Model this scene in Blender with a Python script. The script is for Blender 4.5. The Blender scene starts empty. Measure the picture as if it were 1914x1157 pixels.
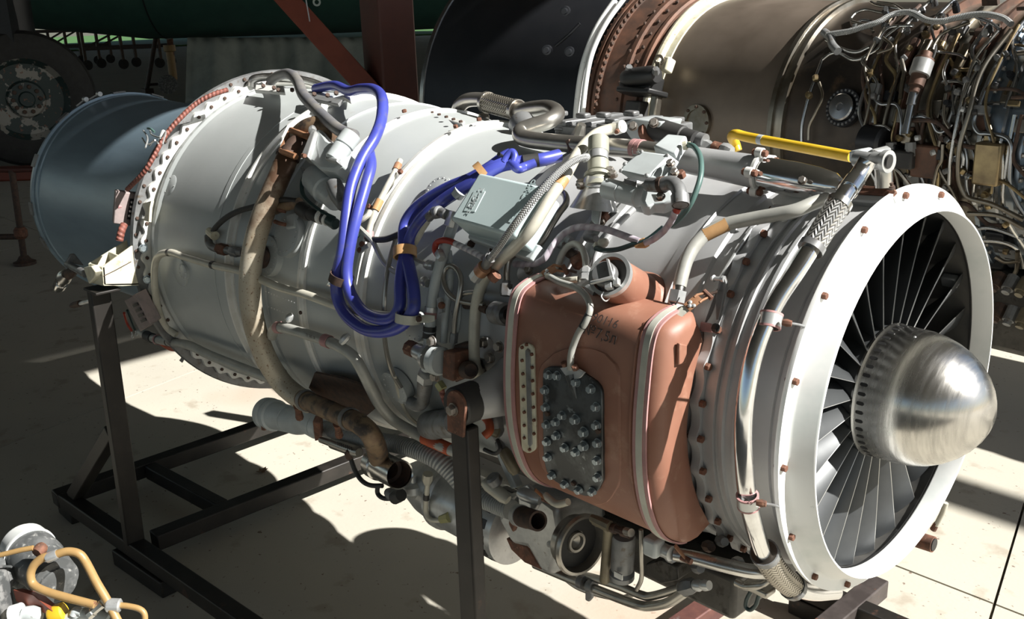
import bpy, bmesh, math, random
from mathutils import Vector as V, Matrix
random.seed(7)
sc = bpy.context.scene
col = sc.collection
PI = math.pi
R_ = math.radians

# ------------------------------------------------------------------ camera, sky, sun, exposure
W, H, FPX = 1914.0, 1157.0, 1832.2127
CAM = V((0.69786738, -1.52912355, 0.64907444))
CR = Matrix(((0.6881247097, -0.1924119326, 0.6996156317),
             (0.7248540263, 0.2257790014, -0.6508536572),
             (-0.0327265087, 0.9549876914, 0.2948346738)))
cd = bpy.data.cameras.new('camera'); co = bpy.data.objects.new('camera', cd); col.objects.link(co)
cd.sensor_fit = 'HORIZONTAL'; cd.sensor_width = 36.0; cd.lens = FPX / W * 36.0
cd.clip_start = 0.05; cd.clip_end = 200
co.matrix_world = Matrix.Translation(CAM) @ CR.to_4x4()
sc.camera = co

SUN = V((1.01, 0.4226, 0.9063)).normalized()          # towards the sun
sl = bpy.data.lights.new('sun', 'SUN'); so = bpy.data.objects.new('sun', sl); col.objects.link(so)
sl.energy = 10.5; sl.angle = R_(0.53); sl.color = (1.0, 0.975, 0.93)
so.location = SUN * 20
so.rotation_euler = (-SUN).to_track_quat('-Z', 'Y').to_euler()

wd = bpy.data.worlds.new('sky'); sc.world = wd; wd.use_nodes = True
wn = wd.node_tree.nodes; wl = wd.node_tree.links
bg = wn['Background']; sky = wn.new('ShaderNodeTexSky')
sky.sky_type = 'NISHITA'; sky.sun_disc = False
sky.sun_elevation = math.asin(SUN.z); sky.sun_rotation = math.atan2(SUN.x, SUN.y)
sky.air_density = 1.0; sky.dust_density = 1.0; sky.ozone_density = 1.0
wl.new(sky.outputs[0], bg.inputs[0]); bg.inputs[1].default_value = 0.085

sc.view_settings.view_transform = 'Standard'
sc.view_settings.look = 'None'
sc.view_settings.exposure = 0.10
sc.view_settings.gamma = 1.0
sc.view_settings.use_curve_mapping = False

GZ = -0.96                                         # ground level (engine axis is z = 0)

# ------------------------------------------------------------------ pixel -> place (photo frame 1914 x 1157)
def ray(px, py):
    return CR @ V(((px - W / 2) / FPX, -(py - H / 2) / FPX, -1.0))
def on(px, py, axis, val):
    r = ray(px, py); t = (val - CAM[axis]) / r[axis]
    return CAM + r * t
def cyl(px, py, R):                                # point of the cylinder of radius R about the engine axis
    r = ray(px, py)
    A = r.y * r.y + r.z * r.z; B = CAM.y * r.y + CAM.z * r.z; D = CAM.y ** 2 + CAM.z ** 2 - R * R
    q = B * B - A * D
    t = (-B - math.sqrt(q)) / A if q > 0 else -B / A
    return CAM + r * t
def dep(p): return -((p - CAM) @ CR).z
def pxw(n, p): return n * dep(p) / FPX             # n photo pixels at the depth of p, in metres
def pt(a):                                         # (px,py,R) | (px,py,'x'|'y'|'z',v) | Vector
    if isinstance(a, V): return a.copy()
    if len(a) == 4: return on(a[0], a[1], 'xyz'.index(a[2]), a[3])
    return cyl(*a)
def PP(*aa): return [pt(a) for a in aa]
def pol(x, r, deg):                                # engine cylindrical coordinates; 0 = +y, 90 = up, 180 = camera side
    a = R_(deg); return V((x, r * math.cos(a), r * math.sin(a)))

# ------------------------------------------------------------------ materials
MATS = {}
def mat(name, c, rough=0.5, metal=0.0, c2=None, scale=20.0, detail=4.0, lo=0.4, hi=0.65, bump=0.0, bscale=None,
        stretch=None, c3=None, s3=6.0, lo3=0.55, hi3=0.7, rough2=None, spec=None, coat=0.0, stain=None):
    m = bpy.data.materials.new(name); m.use_nodes = True; MATS[name] = m
    nt = m.node_tree; n = nt.nodes; l = nt.links; b = n['Principled BSDF']
    b.inputs['Base Color'].default_value = (*c, 1); b.inputs['Roughness'].default_value = rough; b.inputs['Metallic'].default_value = metal
    if spec is not None: b.inputs['Specular IOR Level'].default_value = spec
    if coat: b.inputs['Coat Weight'].default_value = coat; b.inputs['Coat Roughness'].default_value = 0.15
    tc = n.new('ShaderNodeTexCoord'); mp = n.new('ShaderNodeMapping'); l.new(tc.outputs['Object'], mp.inputs[0])
    if stretch: mp.inputs['Scale'].default_value = stretch
    def noise(s, d):
        t = n.new('ShaderNodeTexNoise'); t.inputs['Scale'].default_value = s; t.inputs['Detail'].default_value = d
        t.inputs['Roughness'].default_value = 0.6
        l.new(mp.outputs[0], t.inputs['Vector']); return t
    def ramp(t, a, bb):
        r = n.new('ShaderNodeMapRange'); r.inputs[1].default_value = a; r.inputs[2].default_value = bb; r.clamp = True
        l.new(t.outputs[0], r.inputs[0]); return r
    out = None
    if c2:
        r = ramp(noise(scale, detail), lo, hi)
        mx = n.new('ShaderNodeMix'); mx.data_type = 'RGBA'
        mx.inputs[6].default_value = (*c, 1); mx.inputs[7].default_value = (*c2, 1); l.new(r.outputs[0], mx.inputs[0]); out = mx.outputs[2]
        if rough2 is not None:
            rr = n.new('ShaderNodeMapRange'); rr.inputs[3].default_value = rough; rr.inputs[4].default_value = rough2
            l.new(r.outputs[0], rr.inputs[0]); l.new(rr.outputs[0], b.inputs['Roughness'])
    if c3:
        r3 = ramp(noise(s3, 6.0), lo3, hi3)
        m3 = n.new('ShaderNodeMix'); m3.data_type = 'RGBA'; m3.inputs[7].default_value = (*c3, 1)
        if out: l.new(out, m3.inputs[6])
        else: m3.inputs[6].default_value = (*c, 1)
        l.new(r3.outputs[0], m3.inputs[0]); out = m3.outputs[2]
    if stain:                                      # burnt discoloration towards one end of the part (z0, z1, colour)
        sp = n.new('ShaderNodeSeparateXYZ'); l.new(tc.outputs['Object'], sp.inputs[0])
        nz = noise(22, 5); ad = n.new('ShaderNodeMath'); ad.operation = 'MULTIPLY_ADD'; ad.inputs[1].default_value = .35; l.new(nz.outputs[0], ad.inputs[0]); l.new(sp.outputs[2], ad.inputs[2])
        ms = n.new('ShaderNodeMapRange'); ms.inputs[1].default_value = stain[0] + .175; ms.inputs[2].default_value = stain[1] + .175; l.new(ad.outputs[0], ms.inputs[0])
        m4 = n.new('ShaderNodeMix'); m4.data_type = 'RGBA'; m4.inputs[7].default_value = (*stain[2], 1); l.new(ms.outputs[0], m4.inputs[0])
        if out: l.new(out, m4.inputs[6])
        else: m4.inputs[6].default_value = (*c, 1)
        out = m4.outputs[2]
    if out: l.new(out, b.inputs['Base Color'])
    if bump:
        bp = n.new('ShaderNodeBump'); bp.inputs['Strength'].default_value = bump; bp.inputs['Distance'].default_value = 0.002
        l.new(noise(bscale or scale * 3, 3.0).outputs[0], bp.inputs['Height']); l.new(bp.outputs[0], b.inputs['Normal'])
    return m
def uvmat(name, c, c2, kind, su, sv, rough=0.4, metal=0.8, dist=0.0015):
    """braid / winding on tubes: pattern on the tube's own UV (u around, v along in metres)"""
    m = bpy.data.materials.new(name); m.use_nodes = True; MATS[name] = m
    nt = m.node_tree; n = nt.nodes; l = nt.links; b = n['Principled BSDF']
    b.inputs['Roughness'].default_value = rough; b.inputs['Metallic'].default_value = metal
    uv = n.new('ShaderNodeUVMap'); sp = n.new('ShaderNodeSeparateXYZ'); l.new(uv.outputs[0], sp.inputs[0])
    def mth(op, a, bb=None):
        t = n.new('ShaderNodeMath'); t.operation = op
        for i, x in enumerate((a, bb)):
            if x is None: continue
            if isinstance(x, (int, float)): t.inputs[i].default_value = x
            else: l.new(x, t.inputs[i])
        return t.outputs[0]
    u = mth('MULTIPLY', sp.outputs[0], su); v = mth('MULTIPLY', sp.outputs[1], sv)
    if kind == 'braid':                            # herringbone weave
        k = mth('PINGPONG', u, 1.0)
        h = mth('PINGPONG', mth('ADD', v, mth('MULTIPLY', k, 1.0)), 0.5)
        h = mth('MULTIPLY', h, 2.0)
    else:                                          # winding
        h = mth('MULTIPLY', mth('PINGPONG', mth('ADD', v, sp.outputs[0]), 0.5), 2.0)
    mx = n.new('ShaderNodeMix'); mx.data_type = 'RGBA'; mx.inputs[6].default_value = (*c2, 1); mx.inputs[7].default_value = (*c, 1)
    rr = n.new('ShaderNodeMapRange'); rr.inputs[1].default_value = 0.1; rr.inputs[2].default_value = 0.6; l.new(h, rr.inputs[0])
    l.new(rr.outputs[0], mx.inputs[0]); l.new(mx.outputs[2], b.inputs['Base Color'])
    bp = n.new('ShaderNodeBump'); bp.inputs['Strength'].default_value = 1.0; bp.inputs['Distance'].default_value = dist
    l.new(h, bp.inputs['Height']); l.new(bp.outputs[0], b.inputs['Normal'])
    return m

mat('duct', (0.43, 0.455, 0.45), 0.45, 0.12, c2=(0.385, 0.41, 0.405), scale=6, lo=.35, hi=.75, c3=(.38, .38, .36), s3=40, lo3=.66, hi3=.8, bump=.05, bscale=60)
mat('case', (0.45, 0.455, 0.455), 0.4, 0.25, c2=(0.38, 0.385, 0.39), scale=8, lo=.4, hi=.7, bump=.05, bscale=90)
mat('tail', (0.22, 0.30, 0.36), 0.38, 0.35, c2=(0.185, 0.255, 0.31), scale=5, lo=.35, hi=.7, stretch=(1, 1, 6))  # blue tint stands in for reflected sky, put into the base colour
mat('white', (0.76, 0.77, 0.75), 0.38, 0.0, c2=(0.62, 0.66, 0.64), scale=9, lo=.5, hi=.75, c3=(.4, .42, .4), s3=45, lo3=.68, hi3=.76)
mat('whitefl', (0.72, 0.72, 0.69), 0.45, 0.1, c2=(0.6, 0.6, 0.56), scale=18, c3=(.3, .27, .23), s3=50, lo3=.66, hi3=.78)
mat('steel', (0.62, 0.61, 0.58), 0.22, 1.0, c2=(0.42, 0.41, 0.39), scale=14, lo=.45, hi=.7, rough2=.36)
mat('chrome', (0.80, 0.80, 0.80), 0.12, 1.0, c2=(0.62, 0.62, 0.62), scale=20, lo=.5, hi=.75, rough2=.25)
mat('nose', (0.60, 0.585, 0.55), 0.22, 1.0, c2=(0.33, 0.32, 0.30), scale=5, lo=.40, hi=.85, rough2=.38, stretch=(22, 2.5, 2.5), bump=.06, bscale=12)
mat('alu', (0.56, 0.57, 0.56), 0.35, 0.6, c2=(0.42, 0.43, 0.43), scale=25, c3=(.22, .2, .17), s3=60, lo3=.64, hi3=.76)
mat('aludark', (0.22, 0.225, 0.225), 0.45, 0.35, c2=(0.15, 0.15, 0.15), scale=25, c3=(.12, .09, .06), s3=50, lo3=.58, hi3=.72)
mat('blade', (0.058, 0.062, 0.064), 0.42, 0.35, c2=(0.044, 0.047, 0.05), scale=10)
mat('bladeedge', (0.5, 0.5, 0.48), 0.35, 0.8)
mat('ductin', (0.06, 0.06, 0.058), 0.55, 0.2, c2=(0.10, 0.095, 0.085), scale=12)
mat('rust', (0.175, 0.075, 0.045), 0.75, 0.1, c2=(0.09, 0.045, 0.03), scale=60, c3=(.35, .2, .13), s3=90, lo3=.6, hi3=.7)
mat('rustdark', (0.085, 0.05, 0.035), 0.7, 0.2, c2=(0.045, 0.032, 0.027), scale=60)
mat('pipegrey', (0.40, 0.40, 0.365), 0.42, 0.15, c2=(0.33, 0.33, 0.30), scale=25, c3=(.25, .23, .2), s3=70, lo3=.68, hi3=.8)
mat('pipecream', (0.52, 0.50, 0.42), 0.38, 0.1, c2=(0.44, 0.42, 0.35), scale=30, c3=(.3, .26, .2), s3=80, lo3=.68, hi3=.78)
mat('hotpipe', (0.44, 0.40, 0.32), 0.5, 0.35, c2=(0.30, 0.23, 0.15), scale=7, lo=.45, hi=.75, c3=(.16, .09, .05), s3=190, lo3=.60, hi3=.66, stain=(.17, .30, (.11, .062, .038)))
mat('manifold', (0.16, 0.10, 0.065), 0.55, 0.3, c2=(0.24, 0.17, 0.10), scale=25, c3=(.05, .04, .035), s3=30, lo3=.5, hi3=.65)
mat('titan', (0.44, 0.42, 0.38), 0.32, 0.85, c2=(0.34, 0.32, 0.285), scale=15)
mat('tank', (0.285, 0.136, 0.090), 0.5, 0.0, c2=(0.24, 0.105, 0.068), scale=7, c3=(.37, .215, .15), s3=26, lo3=.56, hi3=.78)
mat('strap', (0.52, 0.52, 0.45), 0.45, 0.1, c2=(0.44, 0.44, 0.38), scale=20)
mat('pinkrubber', (0.44, 0.24, 0.23), 0.6, 0.0, c2=(0.36, 0.19, 0.19), scale=30)
mat('plate', (0.115, 0.125, 0.13), 0.38, 0.65, c2=(0.055, 0.058, 0.06), scale=18, lo=.42, hi=.58, c3=(.33, .36, .37), s3=34, lo3=.62, hi3=.68)
mat('boltblue', (0.40, 0.46, 0.49), 0.35, 0.7, c2=(0.28, 0.32, 0.34), scale=80)
mat('bolt', (0.42, 0.40, 0.37), 0.38, 0.8, c2=(0.25, 0.2, 0.16), scale=80)
mat('cream', (0.62, 0.60, 0.47), 0.5, 0.0, c2=(0.52, 0.48, 0.35), scale=30, c3=(.3, .16, .07), s3=45, lo3=.62, hi3=.75)
mat('blue', (0.045, 0.055, 0.30), 0.36, 0.0, c2=(0.055, 0.07, 0.36), scale=12, c3=(.10, .10, .16), s3=30, lo3=.58, hi3=.78, bump=.12, bscale=22, coat=.15)
mat('boxblue', (0.50, 0.60, 0.60), 0.42, 0.0, c2=(0.46, 0.56, 0.565), scale=6)
mat('unitgrey', (0.48, 0.52, 0.52), 0.42, 0.05, c2=(0.42, 0.45, 0.45), scale=20, c3=(.2, .17, .13), s3=60, lo3=.69, hi3=.78)
mat('capgreen', (0.30, 0.30, 0.24), 0.5, 0.0, c2=(0.25, 0.25, 0.2), scale=40)
mat('black', (0.014, 0.014, 0.014), 0.45, 0.0)
mat('rubber', (0.022, 0.022, 0.022), 0.6, 0.0, c2=(0.035, 0.034, 0.032), scale=20)
mat('greenhose', (0.075, 0.14, 0.125), 0.45, 0.0, c2=(0.06, 0.11, 0.10), scale=30)
mat('darkgreenhose', (0.02, 0.045, 0.045), 0.4, 0.0)
mat('redhose', (0.36, 0.045, 0.025), 0.42, 0.0, c2=(0.28, 0.03, 0.02), scale=30)
mat('orange', (0.45, 0.09, 0.03), 0.5, 0.0, c2=(0.36, 0.07, 0.03), scale=30)
mat('tan', (0.46, 0.27, 0.12), 0.5, 0.0, c2=(0.40, 0.23, 0.10), scale=40)
mat('copper', (0.40, 0.21, 0.12), 0.4, 0.3, c2=(0.3, 0.15, 0.08), scale=60)
mat('yellow', (0.72, 0.46, 0.03), 0.42, 0.0, c2=(0.65, 0.40, 0.02), scale=20)
mat('yellowpale', (0.55, 0.55, 0.16), 0.5, 0.0)
mat('goldgreen', (0.36, 0.35, 0.17), 0.45, 0.3)
mat('ochre', (0.33, 0.21, 0.085), 0.45, 0.0, c2=(0.29, 0.18, 0.07), scale=20, c3=(.2, .09, .06), s3=55, lo3=.66, hi3=.7)
mat('stand', (0.016, 0.014, 0.012), 0.5, 0.2, c2=(0.032, 0.027, 0.023), scale=12, lo=.45, hi=.75, c3=(.10, .05, .033), s3=16, lo3=.64, hi3=.74)
mat('rustbeam', (0.055, 0.045, 0.042), 0.5, 0.3, c2=(0.09, 0.075, 0.07), scale=14, c3=(.33, .10, .035), s3=11, lo3=.58, hi3=.62)
mat('redbeam', (0.10, 0.045, 0.04), 0.5, 0.2, c2=(0.16, 0.07, 0.055), scale=14, c3=(.2, .17, .16), s3=20, lo3=.6, hi3=.7)
mat('gearbox', (0.05, 0.047, 0.042), 0.5, 0.3, c2=(0.085, 0.08, 0.07), scale=20, c3=(.03, .025, .02), s3=40, lo3=.55, hi3=.65)
mat('oldbrass', (0.19, 0.165, 0.11), 0.45, 0.3, c2=(0.13, 0.11, 0.075), scale=20)
mat('ink', (0.045, 0.03, 0.026), 0.6, 0.0)
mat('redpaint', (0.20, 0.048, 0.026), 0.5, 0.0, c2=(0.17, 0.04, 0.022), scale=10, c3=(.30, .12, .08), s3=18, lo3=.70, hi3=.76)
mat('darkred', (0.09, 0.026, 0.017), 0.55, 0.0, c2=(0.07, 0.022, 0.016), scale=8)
mat('planegreen', (0.025, 0.075, 0.062), 0.5, 0.0, c2=(0.02, 0.06, 0.052), scale=3)
mat('tyre', (0.012, 0.012, 0.012), 0.7, 0.0, c2=(0.02, 0.02, 0.02), scale=15)
mat('hubpaint', (0.018, 0.035, 0.034), 0.5, 0.0, c2=(0.27, 0.26, 0.235), scale=4.5, lo=.53, hi=.55, c3=(.16, .07, .04), s3=20, lo3=.6, hi3=.66)
mat('sheet', (0.34, 0.37, 0.34), 0.35, 0.0, c2=(0.26, 0.29, 0.265), scale=3)
mat('dustpink', (0.27, 0.215, 0.205), 0.6, 0.0, c2=(0.2, 0.17, 0.165), scale=40)
mat('trolley', (0.022, 0.018, 0.016), 0.55, 0.2, c2=(0.06, 0.03, 0.02), scale=30)
mat('bgbrown', (0.16, 0.128, 0.10), 0.38, 0.5, c2=(0.22, 0.178, 0.142), scale=4, lo=.4, hi=.7, c3=(.25, .2, .16), s3=9, lo3=.70, hi3=.8, rough2=.5)
mat('bgburnt', (0.075, 0.058, 0.045), 0.4, 0.5, c2=(0.035, 0.03, 0.026), scale=6, c3=(.14, .09, .055), s3=14, lo3=.6, hi3=.75)
mat('bgdark', (0.018, 0.02, 0.024), 0.42, 0.4, c2=(0.025, 0.026, 0.03), scale=6)
mat('bgrust', (0.17, 0.085, 0.055), 0.55, 0.4, c2=(0.07, 0.045, 0.035), scale=9)
mat('bgsteel', (0.30, 0.28, 0.24), 0.33, 0.9, c2=(0.17, 0.14, 0.10), scale=7, lo=.4, hi=.65)
mat('bgsilver', (0.42, 0.44, 0.46), 0.25, 0.95, c2=(0.3, 0.3, 0.3), scale=6)
mat('bgblue', (0.30, 0.36, 0.42), 0.28, 0.85, c2=(0.33, 0.27, 0.18), scale=5, lo=.5, hi=.7)
mat('gold', (0.36, 0.28, 0.15), 0.36, 0.85, c2=(0.2, 0.15, 0.09), scale=12)
mat('peel', (0.10, 0.105, 0.105), 0.5, 0.3, c2=(0.24, 0.24, 0.235), scale=30, lo=.5, hi=.58)
uvmat('braid', (0.66, 0.65, 0.62), (0.13, 0.125, 0.115), 'braid', 20, 120, rough=.3)
uvmat('braidwarm', (0.52, 0.48, 0.40), (0.11, 0.095, 0.08), 'braid', 20, 120, rough=.32)
uvmat('braidthin', (0.66, 0.67, 0.66), (0.12, 0.12, 0.12), 'braid', 8, 240, rough=.4, metal=.6)
uvmat('wrap', (0.42, 0.38, 0.42), (0.33, 0.285, 0.33), 'wind', 1, 45, rough=.55, metal=0.0, dist=.002)
uvmat('wrapwhite', (0.56, 0.54, 0.56), (0.35, 0.32, 0.35), 'wind', 1, 60, rough=.55, metal=0.0, dist=.002)
uvmat('wrapred', (0.21, 0.07, 0.05), (0.15, 0.05, 0.038), 'wind', 1, 90, rough=.6, metal=0.0, dist=.002)
uvmat('corrug', (0.36, 0.37, 0.36), (0.24, 0.25, 0.245), 'wind', 1, 130, rough=.5, metal=.15, dist=.002)

# ------------------------------------------------------------------ mesh helpers
class MB:
    def __init__(s): s.v = []; s.f = []; s.uv = {}
    def add(s, vs, fs, uvs=None):
        o = len(s.v); s.v += [V(p) for p in vs]
        for i, fc in enumerate(fs):
            s.f.append(tuple(o + k for k in fc))
            if uvs: s.uv[len(s.f) - 1] = uvs[i]
        return s
    def box(s, c, sx, sy, sz, M=None):
        """box of full sizes about c; M = 3x3 whose columns are its axes"""
        M = M or Matrix.Identity(3); c = V(c)
        vs = [c + M @ V((x * sx / 2, y * sy / 2, z * sz / 2)) for z in (-1, 1) for y in (-1, 1) for x in (-1, 1)]
        return s.add(vs, [(0, 2, 3, 1), (4, 5, 7, 6), (0, 1, 5, 4), (2, 6, 7, 3), (0, 4, 6, 2), (1, 3, 7, 5)])
    def ring(s, c, M, pts2): return [V(c) + M @ V((a, b, 0)) for a, b in pts2]
    def prism(s, pts, n, cap=True):
        """extrude a closed polygon (3d points) along vector n"""
        k = len(pts); n = V(n); vs = [V(p) for p in pts] + [V(p) + n for p in pts]
        fs = [(i, (i + 1) % k, k + (i + 1) % k, k + i) for i in range(k)]
        if cap: fs += [tuple(range(k - 1, -1, -1)), tuple(range(k, 2 * k))]
        return s.add(vs, fs)
    def loops(s, L, closed_u=True, cap0=False, cap1=False, uvs=False, closed_v=False):
        k = len(L[0]); n = len(L); vs = [p for r in L for p in r]; fs = []; uu = []
        acc = [0.0]
        for j in range(1, n): acc.append(acc[-1] + (sum((V(a) for a in L[j]), V()) / k - sum((V(a) for a in L[j - 1]), V()) / k).length)
        for j in range(n if closed_v else n - 1):
            j2 = (j + 1) % n
            for i in range(k if closed_u else k - 1):
                i2 = (i + 1) % k
                fs.append((j * k + i, j * k + i2, j2 * k + i2, j2 * k + i))
                uu.append(((i / k, acc[j]), ((i + 1) / k, acc[j]), ((i + 1) / k, acc[j2]), (i / k, acc[j2])))
        if cap0: fs.append(tuple(range(k - 1, -1, -1))); uu.append(((0, 0),) * k)
        if cap1: fs.append(tuple((n - 1) * k + i for i in range(k))); uu.append(((0, 0),) * k)
        return s.add(vs, fs, uu if uvs else None)
    def lathe(s, prof, c=(0, 0, 0), ax=(1, 0, 0), n=24, cap0=False, cap1=False, a0=0.0, a1=360.0):
        """prof = [(distance along axis, radius)]"""
        c = V(c); M = frame(ax); full = abs(a1 - a0) >= 359.9; m = n if full else n + 1
        L = []
        for d, r in prof:
            L.append([c + M @ V((r * math.cos(R_(a0 + (a1 - a0) * i / n)), r * math.sin(R_(a0 + (a1 - a0) * i / n)), d)) for i in range(m)])
        return s.loops(L, full, cap0, cap1)
    def tube(s, pts, r, n=12, cap=True, flat=None):
        """swept circle; r number or list; flat = (a, b) ellipse factors"""
        pts = [V(p) for p in pts]; L = []; k = len(pts); nrm = None
        for j, p in enumerate(pts):
            t = (pts[min(j + 1, k - 1)] - pts[max(j - 1, 0)])
            t = t.normalized() if t.length > 1e-9 else V((0, 0, 1))
            if nrm is None:
                nrm = t.cross(V((0, 0, 1)));
                if nrm.length < .05: nrm = t.cross(V((1, 0, 0)))
            nrm = (nrm - t * nrm.dot(t)).normalized(); b = t.cross(nrm)
            rr = r[j] if isinstance(r, (list, tuple)) else r
            fa, fb = flat or (1, 1)
            L.append([p + nrm * (rr * fa * math.cos(2 * PI * i / n)) + b * (rr * fb * math.sin(2 * PI * i / n)) for i in range(n)])
        return s.loops(L, True, cap, cap, uvs=True)
    def hexa(s, c, ax, r, h, n=6, top=.85):
        return s.lathe([(0, r), (h * top, r), (h, r * .86)], c, ax, n, True, True)

def frame(ax, up=(0, 0, 1)):
    """3x3 whose third column is ax"""
    a = V(ax).normalized(); u = V(up)
    if abs(a.dot(u)) > .97: u = V((1, 0, 0)) if abs(a.x) < .9 else V((0, 1, 0))
    x = u.cross(a).normalized(); y = a.cross(x)
    return Matrix((x, y, a)).transposed()
def frame2(xa, za):
    """3x3 with first column xa, third column close to za"""
    x = V(xa).normalized(); z = V(za); z = (z - x * z.dot(x)).normalized(); y = z.cross(x)
    return Matrix((x, y, z)).transposed()
def smooth(pts, n=8):
    """Catmull-Rom through pts"""
    p = [V(a) for a in pts]
    if len(p) < 3: return [p[0].lerp(p[1], i / 2) for i in range(3)] if len(p) == 2 else p
    q = [p[0] * 2 - p[1]] + p + [p[-1] * 2 - p[-2]]; out = []
    for i in range(1, len(q) - 2):
        a, b, c, d = q[i - 1], q[i], q[i + 1], q[i + 2]
        for k in range(n):
            t = k / n
            out.append(.5 * ((2 * b) + (c - a) * t + (2 * a - 5 * b + 4 * c - d) * t * t + (3 * b - a - 3 * c + d) * t ** 3))
    out.append(q[-2]); return out
def rounded(pts, rad, n=6):
    """polyline with filleted corners"""
    p = [V(a) for a in pts]; out = [p[0]]
    for i in range(1, len(p) - 1):
        a, b, c = p[i - 1], p[i], p[i + 1]; u = a - b; w = c - b
        d = min(rad, u.length * .48, w.length * .48); s0 = b + u.normalized() * d; s1 = b + w.normalized() * d
        for k in range(n + 1):
            t = k / n; out.append(s0 * (1 - t) ** 2 + b * 2 * t * (1 - t) + s1 * t * t)
    out.append(p[-1]); return out

def wloc(o):
    return o.matrix_basis.translation + (wloc(o.parent) if o.parent else V())
def link(o, parent=None):
    col.objects.link(o)
    if parent: o.parent = parent; o.location = -wloc(parent)
    return o
def mesh_of(mb, name, m, sharp=35.0):
    me = bpy.data.meshes.new(name)
    me.from_pydata([tuple(v) for v in mb.v], [], mb.f)
    if mb.uv:
        ul = me.uv_layers.new(name='UVMap')
        for pl in me.polygons:
            u = mb.uv.get(pl.index)
            if u:
                for k, li in enumerate(pl.loop_indices): ul.data[li].uv = u[k] if k < len(u) else (0, 0)
    me.materials.append(MATS[m] if isinstance(m, str) else m)
    bm = bmesh.new(); bm.from_mesh(me); bmesh.ops.recalc_face_normals(bm, faces=bm.faces); bm.to_mesh(me); bm.free()
    if sharp is None: pass
    else:
        me.shade_smooth(); me.set_sharp_from_angle(angle=R_(sharp))
    return me
def ob(name, mb, m, parent=None, label=None, sharp=35.0, bevel=0.0, seg=2):
    """one mesh object given in world coordinates (parents never rotate)"""
    o = bpy.data.objects.new(name, mesh_of(mb, name, m, sharp)); link(o, parent)
    if label: o['label'] = label
    if bevel:
        md = o.modifiers.new('bevel', 'BEVEL'); md.width = bevel; md.segments = seg; md.limit_method = 'ANGLE'; md.angle_limit = R_(38)
    return o
def inst(name, me, parent, pos, M3, scale=1.0):
    """a copy that shares mesh data"""
    o = bpy.data.objects.new(name, me); col.objects.link(o); o.parent = parent
    T = Matrix.Translation(V(pos) - wloc(parent)) @ M3.to_4x4()
    if scale != 1.0: T = T @ Matrix.Scale(scale, 4)
    o.matrix_basis = T
    return o
def thing(name, label, cat, loc, group=None):
    o = bpy.data.objects.new(name, None); col.objects.link(o); o.location = loc; o.empty_display_size = .1
    return tag(o, label, cat, group)
def tag(o, label, cat, group=None):
    o['label'] = label; o['category'] = cat
    if group: o['group'] = group
    return o
def struct(o): o['kind'] = 'structure'; return o

def bolt_mesh(name, r, h, m, washer=True):
    b = MB()
    if washer: b.lathe([(0, r * 1.25), (h * .2, r * 1.25), (h * .2, r)], n=12, cap0=True, ax=(0, 0, 1))
    b.lathe([(0 if not washer else h * .2, r), (h * .85, r), (h, r * .82)], n=6, cap0=not washer, cap1=True, ax=(0, 0, 1))
    return mesh_of(b, name, m, 30)
B_RUST = bolt_mesh('bolt', .0058, .007, 'rust', False)
B_STEEL = bolt_mesh('bolt', .005, .006, 'bolt')
B_BLUE = bolt_mesh('bolt', .0088, .014, 'boltblue')
B_DARK = bolt_mesh('bolt', .005, .005, 'rustdark', False)
RIVET = mesh_of(MB().lathe([(0, .0028), (.0008, .0024), (.0014, .001)], n=6, cap1=True, ax=(0, 0, 1)), 'rivet', 'alu', 60)

def pipe(name, aa, r, m, parent, n=12, sm=8, kind='s', rad=.05, label=None, flat=None):
    """a pipe through picked points; kind 's' spline or 'r' rounded corners; r in photo pixels when > 1 (half width)"""
    P = PP(*aa)
    if r > 1: r = r * sum(dep(p) for p in P) / len(P) / FPX
    path = smooth(P, sm) if kind == 's' else rounded(P, rad, sm)
    o = ob(name, MB().tube(path, r, n, flat=flat), m, parent, label, sharp=40)
    o['_p'] = 0; del o['_p']
    return o, path, r
def band(name, path, t, w, r, m, parent, label=None, n=16):
    """a clamp band around a pipe path at fraction t, width w along it"""
    L = [0.0]
    for a, b in zip(path, path[1:]): L.append(L[-1] + (b - a).length)
    s = t * L[-1]
    def at(d):
        d = min(max(d, 0), L[-1])
        for i in range(len(path) - 1):
            if d <= L[i + 1] + 1e-9:
                return path[i].lerp(path[i + 1], (d - L[i]) / max(1e-9, L[i + 1] - L[i]))
        return path[-1]
    a, b = at(s - w / 2), at(s + w / 2)
    b_ = MB(); ax = (b - a)
    b_.lathe([(0, r * .9), (0, r), (ax.length, r), (ax.length, r * .9)], a, ax, n)
    return ob(name, b_, m, parent, label), at(s), ax.normalized()

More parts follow.
